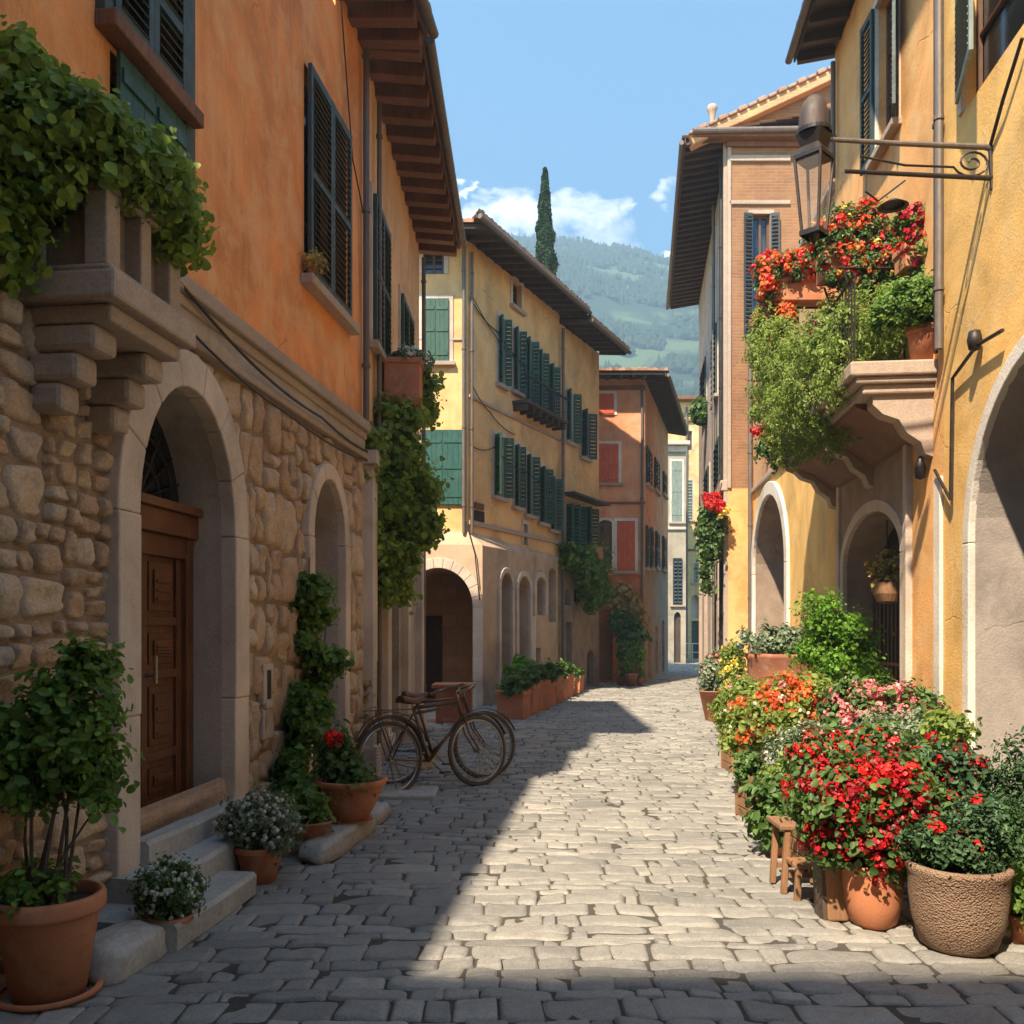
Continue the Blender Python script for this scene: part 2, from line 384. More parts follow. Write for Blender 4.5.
def shutter_mb(o, U, Nn, w, h, slat=.05, board=False, th=.035):
    mb = MB(); Z = V((0,0,1)); U = V(U).normalized(); Nn = V(Nn).normalized()
    if board:
        n = max(2, round(w/.11))
        for i in range(n): mb.boxo(o, U, Z, Nn, (w*i/n+.002, w*(i+1)/n-.002), (0, h), (0, th*.7))
        for z in (.12, .5, .85): mb.boxo(o, U, Z, Nn, (.02, w-.02), (h*z-.04, h*z+.04), (th*.7, th*1.1))
        return mb
    sw = min(.06, w*.16)
    for u in ((0, sw), (w-sw, w)): mb.boxo(o, U, Z, Nn, u, (0, h), (0, th))
    rails = [(0, .09), (h*.48, h*.48+.07), (h-.08, h)]
    for r in rails: mb.boxo(o, U, Z, Nn, (sw, w-sw), r, (.002, th-.002))
    t = V((0,0,1))*math.cos(.7)-Nn*math.sin(.7); t.normalize(); q = t.cross(U)
    for (a, b) in ((.09, h*.48), (h*.48+.07, h-.08)):
        n = int((b-a)/slat)
        for i in range(n):
            z = a+(i+.5)*(b-a)/n
            mb.boxo(V(o)+Z*z+Nn*(th*.5), U, t, q, (sw, w-sw), (-slat*.64, slat*.64), (-.004, .004))
    return mb
def window(b, f, s0, s1, h0, h1, sh='open', mat='green', board=False, slat=.05, sill=True, arch=0, ang=12, frame='trim', depth=.16, fmat='brownpaint', surround=True):
    o = op(s0, s1, h0, h1, arch); s0, s1 = o['a'], o['b']; f.ops.append(o)
    w = s1-s0; mb = MB()
    # joinery frame with muntins
    d0, d1 = -depth+.01, -depth+.05
    for (a, c, e, g) in ((s0, s0+.05, h0, h1-arch), (s1-.05, s1, h0, h1-arch), (s0+.05, s1-.05, h0, h0+.06), (s0+.05, s1-.05, h1-arch-.06, h1-arch), ((s0+s1)/2-.025, (s0+s1)/2+.025, h0+.06, h1-arch-.06)):
        strip(mb, f, a, c, e, g, d0, d1)
    for k in (1, 2):
        z = h0+(h1-arch-h0)*k/3
        strip(mb, f, s0+.05, (s0+s1)/2-.025, z-.012, z+.012, d0, d1-.01); strip(mb, f, (s0+s1)/2+.025, s1-.05, z-.012, z+.012, d0, d1-.01)
    win = mb.build('window', M[fmat], b)
    g = MB(); panel(g, f, o, -depth+.004, .01); g.build('pane', M['glass'], win)
    if surround:
        t = .09; s_ = MB()
        if arch: arch_trim(s_, f, o, t, .025, nb=7, jh=.6)
        else:
            strip(s_, f, s0-t, s0+.002, h0, h1, -.02, .025); strip(s_, f, s1-.002, s1+t, h0, h1, -.02, .025); strip(s_, f, s0-t, s1+t, h1-.002, h1+t, -.02, .03)
        s_.build('window_surround', M[frame], win)
    if sill:
        q = MB(); strip(q, f, s0-.14, s1+.14, h0-.09, h0-.002, -.1, .11); q.build('sill', M['carved'], win, bevel=.01)
    hh = h1-h0-.01
    if sh == 'closed':
        for (a, sd) in ((s0, 1), (s1, -1)):
            m = shutter_mb(f.p(a+.004*sd, h0+.005, .035), f.d*sd, f.n, w/2-.006, hh, slat, board); m.build('shutter', M[mat], win)
    elif sh in ('open', 'ajar', 'left', 'right'):
        sides = [(s0, -1), (s1, 1)]
        if sh == 'left': sides = sides[:1]
        if sh == 'right': sides = sides[1:]
        for (a, sd) in sides:
            an = math.radians(ang+R.uniform(-9, 12)); U = f.d*sd*math.cos(an)+f.n*math.sin(an)
            Nn = f.n*math.cos(an)-f.d*sd*math.sin(an)
            m = shutter_mb(f.p(a, h0+.005, .035), U, Nn, w/2, hh, slat, board); m.build('shutter', M[mat], win)
    return win
def roof(b, f, s0, s1, he, over, depth, slope, pitch=.45, raf=(.1, .13), k0=0, k1=0, mat='rafter', gutter=True, gmat='pipe', tail=.0, tiles=True):
    st = lambda o: s0-k0*o; en = lambda o: s1+k1*o
    H = lambda o: he-slope*o
    sl = V((0,0,-slope))+f.n; sl.normalize(); up = f.d.cross(sl)
    if up.z < 0: up = -up
    # boards
    mb = MB(); nb = 0; o = over
    while o > -.25:
        o2 = o-.16
        a = [f.p(st(o), H(o)+.10, o), f.p(en(o), H(o)+.10, o), f.p(en(o2+.006), H(o2)+.10, o2+.006), f.p(st(o2+.006), H(o2)+.10, o2+.006)]
        mb.face(*a); o = o2
    c = [f.p(st(over), H(over)+.13, over), f.p(en(over), H(over)+.13, over), f.p(en(-depth), H(-depth)+.13, -depth), f.p(st(-depth), H(-depth)+.13, -depth)]
    mb.face(*c)
    n = max(1, int((s1-s0)/pitch))
    for i in range(n+1):
        s = s0+.06+(s1-s0-.12)*i/n; jit = R.uniform(-.015, .015)
        mb.boxo(f.p(s+jit, H(0), 0), f.d, up, sl, (-raf[0]/2, raf[0]/2), (.10-raf[1], .098), (-.02, over*math.hypot(1, slope)-.04+jit))
    strip(mb, f, st(over), en(over), H(over)+.03, H(over)+.15, over-.03, over)
    e = mb.build('eave', M[mat], b, bevel=.006)
    if tiles:
        t = MB(); ns = int((en(over)-st(over))/.055)+1; S0 = min(st(over), st(-depth)); S1 = max(en(over), en(-depth)); ns = int((S1-S0)/.05)
        rows = []; o = over+.07; first = True
        while o > -depth:
            rows.append((o, .055)); rows.append((max(o-.36, -depth), .022)); o -= .36
        base = len(t.v)
        for (o, z) in rows:
            for i in range(ns+1):
                s = S0+(S1-S0)*i/ns; s = max(st(min(o, over)), min(en(min(o, over)), s))
                c_ = abs(math.sin(PI*s/.2)); t.v.append(tuple(f.p(s, H(o)+.135+z+.05*math.sqrt(c_), o+.012*math.sin(int(s/.2)*2.7))))
        for j in range(len(rows)-1):
            for i in range(ns): q = base+j*(ns+1)+i; t.f.append((q, q+1, q+ns+2, q+ns+1))
        # closing lip
        q0 = len(t.v)
        for i in range(ns+1):
            s = S0+(S1-S0)*i/ns; s = max(st(over), min(en(over), s)); t.v.append(tuple(f.p(s, H(over)+.14, over+.06)))
        for i in range(ns): t.f.append((base+i, base+i+1, q0+i+1, q0+i))
        t.build('roof', M['tile'], b)
    if gutter:
        g = MB(); g.tube([f.p(st(over), H(over)+.06, over+.07), f.p(en(over), H(over)+.06, over+.07)], .055, 10); g.build('gutter', M[gmat], b, smooth=False)
    return e
def body(b, f, s0, s1, h0, h1, depth, mat, out=0):
    m = MB(); A = [f.p(s0, 0, out), f.p(s1, 0, out), f.p(s1, 0, -depth), f.p(s0, 0, -depth)]; up = V((0,0,h1)); lo = V((0,0,h0))
    for i in (1, 2, 3):
        a, c = A[i], A[(i+1) % 4]; m.face(a+lo, c+lo, c+up, a+up)
    m.face(*[a+up for a in A])
    return m
def downpipe(b, f, s, h0, h1, out=.07, r=.04, mat='pipe', bend=None):
    m = MB(); pts = [f.p(s, h0, out), f.p(s, h1, out)]
    if bend: pts += [f.p(s, h1+.25, bend*.6), f.p(s, h1+.35, bend)]
    m.tube(pts, r, 10)
    z = h0+.6
    while z < h1: m.tube([f.p(s, z-.02, out), f.p(s, z+.02, out)], r+.012, 10); z += 1.7
    return m.build('downpipe', M[mat], b, smooth=False)
def cable(b, pts, r=.012, sag=.06, name='cable'):
    m = MB(); full = []
    for a, c in zip(pts, pts[1:]):
        a, c = V(a), V(c)
        for i in range(8):
            t = i/8; full.append(a.lerp(c, t)-V((0,0,sag*4*t*(1-t))))
    full.append(V(pts[-1])); m.tube(full, r, 6); return m.build(name, M['iron'], b)
# ------------------------------------------------------------------ foliage
def leaves(name, Cc, Nn, size, mat, parent, aspect=.75, fold=.25, jit=.35, loc=None, droop=0):
    n = len(Cc); Cc = np.asarray(Cc); Nn = np.asarray(Nn)
    Nn = Nn/np.maximum(np.linalg.norm(Nn, axis=1, keepdims=True), 1e-6)
    r = NR.normal(size=(n, 3)); r[:, 2] -= droop*2; T = r-Nn*np.sum(r*Nn, 1, keepdims=True); T /= np.maximum(np.linalg.norm(T, axis=1, keepdims=True), 1e-6)
    B = np.cross(Nn, T); sz = size*(1+jit*NR.normal(size=(n, 1))); sz = np.clip(sz, size*.35, size*2)
    a = aspect
    k = [(-.45, 0, 0), (-.34, a*.34, fold*.3), (0, a*.5, fold*.5), (.34, a*.30, fold*.3), (.56, 0, -.10), (.34, -a*.30, fold*.3), (0, -a*.5, fold*.5), (-.34, -a*.34, fold*.3)]
    vs = np.stack([Cc+sz*(T*x+B*y+Nn*z) for x, y, z in k], 1).reshape(-1, 3)
    off = np.array(OFF[parent.name]) if parent is not None else np.array(loc)
    vs = vs-off
    me = bpy.data.meshes.new(name); me.vertices.add(n*8); me.vertices.foreach_set('co', vs.ravel())
    fi = np.arange(n)[:, None]*8+np.array([[0,1,2,3,4, 0,4,5,6,7]]); me.loops.add(n*10); me.loops.foreach_set('vertex_index', fi.ravel().astype(np.int32))
    me.polygons.add(n*2); me.polygons.foreach_set('loop_start', np.arange(n*2)*5); me.update(calc_edges=True)
    me.validate()
    rr = np.repeat(NR.rand(n), 2); rnd(me, rr)
    me.materials.append(mat); o = bpy.data.objects.new(name, me); C.objects.link(o)
    if parent is not None: o.parent = parent
    else: o.location = loc
    OFF[o.name] = V(off)
    return o
def scatter(blobs, n, clump=.09, per=28, up=.4, shell=.45):
    """blobs (centre, radii, weight): leaf clumps spread through uneven ellipsoids"""
    w = np.array([b[2] if len(b) > 2 else b[1][0]*b[1][1]+b[1][2]*b[1][0] for b in blobs], float); w /= w.sum()
    nc = max(3, n//per); P_, N_ = [], []
    for bi, k in enumerate(NR.multinomial(nc, w)):
        c, r = np.array(blobs[bi][0], float), np.array(blobs[bi][1], float)
        for _ in range(k):
            d = NR.normal(size=3); d /= np.linalg.norm(d); rad = shell+(1.12-shell)*NR.rand()**.6
            cc = c+d*rad*r; m = int(per*(.5+NR.rand())); cs = clump*(.6+.8*NR.rand())
            e = NR.normal(size=(m, 3))*cs*.6; P_.append(cc+e)
            nn = .8*d+np.array([0, 0, up])+.9*e/max(cs, 1e-6)*.4+.55*NR.normal(size=(m, 3)); N_.append(nn)
    return np.concatenate(P_), np.concatenate(N_)
def flowers(blobs, k, head, petals=24, shell=.95, bias=(0,-.5,.6), jit=.12):
    w = np.array([b[1][0]*b[1][2] for b in blobs], float); w /= w.sum(); P_, N_ = [], []
    for bi, m in enumerate(NR.multinomial(k, w)):
        c, r = np.array(blobs[bi][0], float), np.array(blobs[bi][1], float)
        for _ in range(m):
            d = NR.normal(size=3)+np.array(bias); d /= np.linalg.norm(d); cc = c+d*r*(shell+jit*NR.normal())
            q = NR.normal(size=(petals, 3)); q /= np.linalg.norm(q, axis=1, keepdims=True)
            P_.append(cc+q*head*(.7+.3*NR.rand(petals, 1))); N_.append(q+.3*d)
    return np.concatenate(P_), np.concatenate(N_)
def pot_mb(c, r, h, style='pot', seg=40):
    m = MB(); x, y, z = c
    if style == 'pot':
        pr = [(r*.64, 0), (r*.66, .0), (r*.90, h*.80), (r*.92, h*.82), (r*1.0, h*.82), (r*1.02, h*.86), (r*1.02, h*.96), (r*.98, h), (r*.90, h), (r*.86, h*.9), (r*.84, h*.82)]
    elif style == 'round':
        pr = [(r*.62, 0), (r*.76, h*.06), (r*.92, h*.35), (r*.98, h*.65), (r*1.0, h*.88), (r*1.05, h*.93), (r*1.05, h*.98), (r*1.0, h), (r*.92, h), (r*.88, h*.88)]
    elif style == 'bowl':
        pr = [(r*.42, 0), (r*.5, h*.05), (r*.78, h*.5), (r*.92, h*.8), (r*1.0, h*.84), (r*1.06, h*.98), (r*1.0, h), (r*.9, h*.95), (r*.84, h*.85)]
    else:
        pr = [(r*.5, 0), (r*.55, .01), (r*.95, h*.96), (r*1.0, h*.97), (r*1.0, h), (r*.9, h), (r*.86, h*.88)]
    m.lathe(pr, c, seg, .012)
    b = len(m.v); m.v += [(x+r*.64*math.cos(2*PI*k/seg), y+r*.64*math.sin(2*PI*k/seg), z+.004) for k in range(seg)]; m.f.append(tuple(range(b, b+seg)))
    return m
def potted(label, cat, c, r, h, fol, mat, n, ls, style='pot', pmat='terra', fl=None, clump=.07, name='potted_plant', group=None, aspect=.75, stems=4, z0=0, tilt=None, smat='bark', up=.4):
    """fol: blobs relative to the rim centre"""
    c = V(c); t = thing(name, label, cat, c, group)
    pt = pot_mb(c, r, h, style).build('pot', M[pmat], t, smooth=True)
    for p in pt.data.polygons: pass
    so = MB(); so.lathe([(r*.87, h*.90), (r*.5, h*.93), (.001, h*.94)], c, 24, .1); so.build('soil', M['soil'], t, smooth=True)
    top_ = c+V((0,0,h))
    bl = [((top_.x+b[0], top_.y+b[1], top_.z+b[2]), b[3:6]) for b in fol]
    sm = MB()
    for i in range(stems):
        b = bl[i % len(bl)]; a = R.uniform(0, 6.28); st = top_+V((math.cos(a)*r*.3, math.sin(a)*r*.3, -h*.1)); e = V(b[0])+V((R.uniform(-.4, .4)*b[1][0], R.uniform(-.4, .4)*b[1][1], R.uniform(-.2, .5)*b[1][2]))
        mid = st.lerp(e, .5)+V((R.uniform(-.03, .03), R.uniform(-.03, .03), .04)); sm.tube([st, mid, e], [.010, .007, .003], 6)
    sm.build('stem', M[smat], t)
    pp, nn = scatter(bl, n, clump, up=up); pp[:, 2] = np.maximum(pp[:, 2], c.z+.02)
    leaves('foliage', pp, nn, ls, M[mat], t, aspect)
    if fl:
        for (k, head, fm, ps) in fl:
            pp, nn = flowers(bl, k, head); leaves('flowers', pp, nn, ps, M[fm], t, .95, .12)
    return t
HAZE = 0.0013
EXPO = 1.47
def wickmat():
    m, nt, b = newmat('woven_clay'); v = obj_vec(nt)
    t = N(nt, 'ShaderNodeTexVoronoi'); t.inputs['Scale'].default_value = 95; L(nt, v, t.inputs['Vector']); n1 = noise(nt, v, 4, 7, .6)
    c = mix(nt, rng(nt, t.outputs['Distance'], .1, .6), (.30,.19,.115), (.17,.10,.06)); c = mix(nt, rng(nt, n1, .45, .7, 0, .5), c, (.34,.24,.16))
    L(nt, c, b.inputs['Base Color']); b.inputs['Roughness'].default_value = .9; bump(nt, b, t.outputs['Distance'], .8, .012); return m
M['wick'] = wickmat()
# ================================================================== rubble facing
def rubble(b, f, s0, s1, h0, h1, excl, wr=(.12,.29), hr=(.09,.20), prot=.06, mat='rubble', name='stone_facing', gap=.011):
    rects = []
    def split(a, c, e, g):
        w, h = c-a, g-e
        wm, hm = R.uniform(*wr), R.uniform(*hr)
        if w > wm*1.5 and (w/wr[1] >= h/hr[1] or h <= hm*1.5):
            m = a+w*R.uniform(.36, .64); split(a, m, e, g); split(m, c, e, g)
        elif h > hm*1.5:
            m = e+h*R.uniform(.38, .62); split(a, c, e, m); split(a, c, m, g)
        else: rects.append((a, c, e, g))
    split(s0, s1, h0, h1)
    def push(s, h):
        for o, t in excl:
            c = (o['a']+o['b'])/2; w = (o['b']-o['a'])/2+t*.55; sp = o['h1']-o['r']; r = o['r']+t*.55
            if h < sp:
                if abs(s-c) < w and h > o['h0']-.05: s = c+(w if s >= c else -w)
            else:
                q = math.hypot((s-c)/w, (h-sp)/r)
                if q < 1:
                    if q < 1e-4: q = 1e-4
                    s, h = c+(s-c)/q, sp+(h-sp)/q
        return s, h
    m = MB(); vals = []; K = 9
    warp = lambda s, h: (s+.035*mnoise.noise(V((s*2.3, h*2.3, 1.7)))+.02*mnoise.noise(V((s*7, h*7, 3))), h+.04*mnoise.noise(V((s*2.1, h*2.1, 9.2)))+.02*mnoise.noise(V((s*6, h*6, 5))))
    for (a, c, e, g) in rects:
        ms, mh = (a+c)/2, (e+g)/2
        ins = False
        for o, t in excl:
            if o['a']+.02 < ms < o['b']-.02 and mh < top(o, ms)-.02 and mh > o['h0']-.1: ins = True
        if ins: continue
        hw, hh = (c-a)/2-gap, (g-e)/2-gap; pr = prot*R.uniform(.55, 1.25); rv = R.random(); sq = R.uniform(3.2, 7)
        tx, ty = R.uniform(-.012, .012), R.uniform(-.012, .012); base = len(m.v); sd = R.uniform(0, 99); cnr = [R.uniform(-.16, .16) for _ in range(4)]
        for i in range(K+1):
            for j in range(K+1):
                u, v = -1+2*i/K, -1+2*j/K
                u, v = math.sin(u*PI/2)**1 if abs(u) < 1 else u, math.sin(v*PI/2) if abs(v) < 1 else v
                mx = max(abs(u), abs(v)); nr_ = (abs(u)**sq+abs(v)**sq)**(1/sq); k = mx/nr_ if nr_ > 0 else 1
                uu, vv = u*k, v*k; uu, vv = uu*(1+cnr[0]*vv)-abs(cnr[2])*.3*uu*abs(vv), vv*(1+cnr[1]*uu)
                s_, h_ = push(*warp(ms+uu*hw, mh+vv*hh))
                prof = (1-mx**14)**.55 if mx < 1 else 0
                nz = mnoise.noise(V((s_*8+sd, h_*8, 0)))*.030+abs(mnoise.noise(V((s_*13, h_*13, sd))))*-.03+mnoise.noise(V((s_*20, h_*20, sd)))*.014+mnoise.noise(V((s_*42, h_*42, sd)))*.005
                o_ = -.02+(.02+pr)*prof+(nz+tx*u+ty*v)*prof
                m.v.append(tuple(f.p(s_, h_, o_)))
        for i in range(K):
            for j in range(K):
                q = base+i*(K+1)+j; m.f.append((q, q+K+1, q+K+2, q+1)); vals.append(rv)
    ob = m.build(name, M[mat], b, smooth=True)
    ob.data.attributes.remove(ob.data.attributes['rnd']); rnd(ob.data, vals)
    return ob
# ================================================================== L1: orange house on rubble base
FL = F(-2.45, 3.6, -1.654, 9.92)
b = house1 = thing('stone_and_orange_house', 'orange stucco house on a rubble stone ground floor with arched wooden door', 'house', (-2.45, 3.6, 0))
dA = op(FL.s(141, .1), FL.s(236, .1), .44, 3.22, .90); dB = op(FL.s(315, .07), FL.s(346, .07), .06, 3.10, .60)
FL.ops += [dA, dB]
LEDGE = 3.86; SN = -3.5  # near wall end extended out of view to shade the left foreground
w1 = window(b, FL, FL.s(104), FL.s(178), 5.06, 5.9, 'closed', 'dgreen', slat=.055, frame='carved', surround=False, sill=False)
w0 = window(b, FL, FL.s(110), FL.s(178), 4.08, 4.92, 'closed', 'teal', board=True, sill=False, surround=False)
w2 = window(b, FL, FL.s(304), FL.s(346), 4.85, 6.78, 'closed', 'dgreen', slat=.06, surround=False, sill=False)
s_ = MB(); strip(s_, FL, FL.s(94), FL.s(186), 4.95, 5.05, 0, .13); s_.build('sill', M['rafter'], w1, bevel=.01)
s_ = MB(); strip(s_, FL, FL.s(300), FL.s(350), 4.75, 4.84, 0, .12); s_.build('sill', M['carved'], w2, bevel=.01)
for (a, c, e, g, w_) in ((FL.s(95), FL.s(104), 5.05, 5.95, w1), (FL.s(178), FL.s(187), 4.15, 5.95, w1)):
    s_ = MB(); strip(s_, FL, a, c, e, g, -.01, .06); s_.build('window_frame', M['dgreen'], w_, bevel=.006)
m = MB(); wall(m, FL, SN, FL.L, -.05, LEDGE, FL.ops)
for o in (dA, dB): reveal(m, FL, o, .55 if o is dB else .32, sill=True)
m.build('base_wall', M['mortar'], b)
for o in (dA, dB): m = MB(); reveal(m, FL, dict(o, a=o['a']+.002, b=o['b']-.002, h1=o['h1']-.002), .60 if o is dB else .34, out=.0, sill=False); m.build('arch_reveal', M['grey'], b)
sA, sB, sC = 2.2, 3.75, 5.45                                        # unseen wall tops, stepped low to let sun reach the street
m = MB(); H1, H2, H3 = 6.0, 7.0, 7.9
wall(m, FL, SN, sA, LEDGE, H1, FL.ops); wall(m, FL, sA, sB, LEDGE, H2, FL.ops); wall(m, FL, sB, sC, LEDGE, H3, FL.ops); wall(m, FL, sC, FL.L, LEDGE, 8.15, FL.ops)
for o in FL.ops[2:]: reveal(m, FL, o, .17)
for (a, c, hh) in ((SN, sA, H1), (sA, sB, H2), (sB, sC, H3), (sC, FL.L, 8.15)):
    q = body(b, FL, a, c, LEDGE, hh, 5.5, 'orange'); n0 = len(m.v); m.v += q.v; m.f += [tuple(i+n0 for i in fc) for fc in q.f]
m.face(FL.p(SN,LEDGE,0), FL.p(SN,LEDGE,-5.5), FL.p(SN,H1,-5.5), FL.p(SN,H1,0))
q = body(b, FL, SN, FL.L, -.05, LEDGE, 5.5, 'x'); q.face(FL.p(SN,-.05,0), FL.p(SN,-.05,-5.5), FL.p(SN,LEDGE,-5.5), FL.p(SN,LEDGE,0)); q.build('side_wall', M['greyd'], b)
m.build('upper_wall', M['orange'], b)
m = MB(); strip(m, FL, SN-.02, sA, H1, H1+.09, -.3, .05); strip(m, FL, sA, sB, H2, H2+.09, -.3, .05); m.build('coping', M['carved'], b, bevel=.015)
rubble(b, FL, -.9, dA['a']-.12, -.03, 3.62, [(dA, .2)], prot=.055)
rubble(b, FL, dA['a']-.12, FL.L-.02, -.03, 3.50, [(dA, .2), (dB, .14)], wr=(.14,.30), hr=(.2,.5), prot=.045, name='stone_facing')
m = MB(); strip(m, FL, SN, FL.L, 3.82, 3.93, -.02, .10); strip(m, FL, SN, FL.L, 3.74, 3.82, -.02, .06); strip(m, FL, SN, FL.L, 3.52, 3.58, -.02, .075); m.build('string_course', M['carved'], b, bevel=.015)
m = MB(); strip(m, FL, SN, FL.L, 3.58, 3.74, -.02, .035); m.build('plaster_band', M['grey'], b)
m = MB(); arch_trim(m, FL, dA, .235, .10, nb=7, jh=1.1, h0=.0, gap=.001); m.build('arch_trim', M['trim'], b, bevel=.012)
m = MB(); arch_trim(m, FL, dB, .15, .07, nb=5, jh=1.3, gap=.001); m.build('arch_trim', M['trim'], b, bevel=.012)
# door of arch A: dark reveal, carved leaves, transom and fanlight
fr = MB(); a, c = dA['a'], dA['b']; D = -.32
strip(fr, FL, a, a+.10, .44, 2.30, D, D+.10); strip(fr, FL, c-.10, c, .44, 2.30, D, D+.10)
strip(fr, FL, a, c, 2.30, 2.46, D, D+.14); strip(fr, FL, a, c, 2.46, 2.52, D, D+.18); strip(fr, FL, a+.10, c-.10, 2.15, 2.30, D+.005, D+.09)
door = fr.build('door', M['door'], b, bevel=.008)
for k in range(2):
    u0 = a+.10+(c-a-.20)*k/2+.004; u1 = a+.10+(c-a-.20)*(k+1)/2-.004; lf = MB()
    strip(lf, FL, u0, u1, .45, 2.16, D-.01, D+.035)
    for st_ in ((u0, u0+.07), (u1-.07, u1)): strip(lf, FL, *st_, .45, 2.16, D+.035, D+.06)
    z = .45
    for hgt in (.32, .55, .36, .48):
        strip(lf, FL, u0+.07, u1-.07, z, z+.06, D+.035, D+.06)
        strip(lf, FL, u0+.11, u1-.11, z+.10, z+hgt-.05, D+.035, D+.052); strip(lf, FL, u0+.15, u1-.15, z+.15, z+hgt-.10, D+.052, D+.07)
        for q in range(3): strip(lf, FL, u0+.165, u1-.165, z+.17+q*(hgt-.3)/3, z+.19+q*(hgt-.3)/3, D+.07, D+.082)
        z += hgt
    lf.build('door_leaf', M['door'], door, bevel=.005)
h_ = MB(); h_.tube([FL.p((a+c)/2+.05, 1.35, D+.06), FL.p((a+c)/2+.05, 1.35, D+.13)], .012); h_.tube([FL.p((a+c)/2+.05, 1.30, D+.13), FL.p((a+c)/2+.05, 1.48, D+.13)], .014); h_.build('handle', M['steel'], door)
g = MB(); panel(g, FL, dA, D+.002, .01); g.build('fanlight', M['glass'], door)
g = MB(); cx = (a+c)/2
for k in range(1, 9):
    an = PI*k/9; g.tube([FL.p(cx, 2.5, D+.03), FL.p(cx-.6*math.cos(an)*.98, 2.5+.6*math.sin(an)*.92, D+.03)], .009, 6)
for rr in (.28, .46): g.tube([FL.p(cx-rr*math.cos(PI*k/16), 2.5+rr*math.sin(PI*k/16), D+.035) for k in range(17)], .009, 6)
g.build('fanlight_grille', M['iron'], door)
m = MB(); panel(m, FL, dB, -.54, .02); m.build('blind_arch_infill', M['greyd'], b)
m = MB(); s0 = FL.s(262); strip(m, FL, s0-.07, s0+.07, 1.02, 1.08, .0, .07); strip(m, FL, s0-.10, s0+.10, .78, 1.02, -.01, .055); m.build('niche_block', M['grey'], b, bevel=.01)
m = MB(); strip(m, FL, s0-.035, s0+.04, 1.10, 1.33, .02, .062); m.build('vent', M['dark'], b)
m = MB(); strip(m, FL, s0-.10, s0+.10, 1.06, 1.38, .0, .058); m.build('vent_surround', M['grey'], b, bevel=.008)
downpipe(b, FL, FL.s(361), 3.95, 8.0, .06, .035)
cable(b, [FL.p(.1, 3.98, .08), FL.p(1.6, 3.97, .09), FL.p(3.2, 3.66, .09), FL.p(4.8, 3.62, .09), FL.p(6.3, 3.60, .08)], .012, .03)
cable(b, [FL.p(.1, 3.70, .10), FL.p(2.0, 3.62, .10), FL.p(3.9, 3.44, .11), FL.p(6.3, 3.5, .08)], .010, .05)
cable(b, [FL.p(5.5, 8.0, .04), FL.p(5.9, 6.6, .04), FL.p(6.25, 6.2, .05)], .008, .0)
# stone oriel balcony
q0 = FL.s(105, .42); q1 = q0+.72; st = thing('stone_balcony', 'small carved grey stone balcony box on corbels under the trailing ivy', 'balcony', FL.p(q0, 3.0, 0))
m = MB(); strip(m, FL, q0-.05, q1+.05, 3.22, 3.36, -.02, .50); strip(m, FL, q0-.02, q1+.02, 3.36, 3.40, -.02, .46); strip(m, FL, q0+.02, q1-.02, 3.13, 3.22, -.02, .44); m.build('slab', M['carved'], st, bevel=.018)
m = MB(); strip(m, FL, q0-.03, q1+.03, 3.80, 3.92, -.02, .47); strip(m, FL, q0, q1, 3.76, 3.80, -.02, .44); m.build('cap', M['carved'], st, bevel=.015)
for (a, c, o1, o2) in ((q0, q0+.12, .31, .43), ((q0+q1)/2-.05, (q0+q1)/2+.05, .31, .43), (q1-.12, q1, .31, .43), (q0, q0+.10, -.02, .09), (q1-.10, q1, -.02, .09)):
    m = MB(); strip(m, FL, a, c, 3.40, 3.76, o1, o2); m.build('pillar', M['carved'], st, bevel=.01)
m = MB(); strip(m, FL, q0+.04, q1-.04, 3.40, 3.76, .05, .34); m.build('inner_panel', M['greyd'], st)
for a in (q0+.02, q1-.24):
    m = MB(); strip(m, FL, a, a+.20, 3.0, 3.13, -.02, .36); strip(m, FL, a+.01, a+.19, 2.86, 3.0, -.02, .26); strip(m, FL, a+.02, a+.18, 2.72, 2.86, -.02, .17); m.build('corbel', M['carved'], st, bevel=.03)
# steps
sts = thing('door_steps', 'worn grey stone steps leading to the arched wooden door', 'steps', (-1.9, 5.4, 0))
for (z0, z1, o_, hh, base_) in ((5.22, 6.62, .15, .43, .0), (4.97, 6.05, .36, .285, .0), (4.68, 5.70, .60, .145, .0)):
    m = MB(); a = (z0-3.6)/FL.d.y; c = (z1-3.6)/FL.d.y; K = 12
    bb = len(m.v)
    for i in range(K+1):
        s = a+(c-a)*i/K; w_ = .02*mnoise.noise(V((s*2.5, hh*9, 0)))
        for (ou, h) in ((-.3 if o_ < .2 else -.02, hh), (o_*.5, hh-.008+.008*mnoise.noise(V((s*4, 1, hh)))), (o_+w_-.015, hh-.006), (o_+w_+.004, hh-.03), (o_+w_, base_), (-.02, base_)): m.v.append(tuple(FL.p(s, h, ou)))
    for i in range(K):
        for j in range(5): q = bb+i*6+j; m.f.append((q, q+1, q+7, q+6))
    m.f.append(tuple(bb+j for j in range(6))); m.f.append(tuple(bb+K*6+j for j in range(6)))
    m.build('step', M['step'], sts)
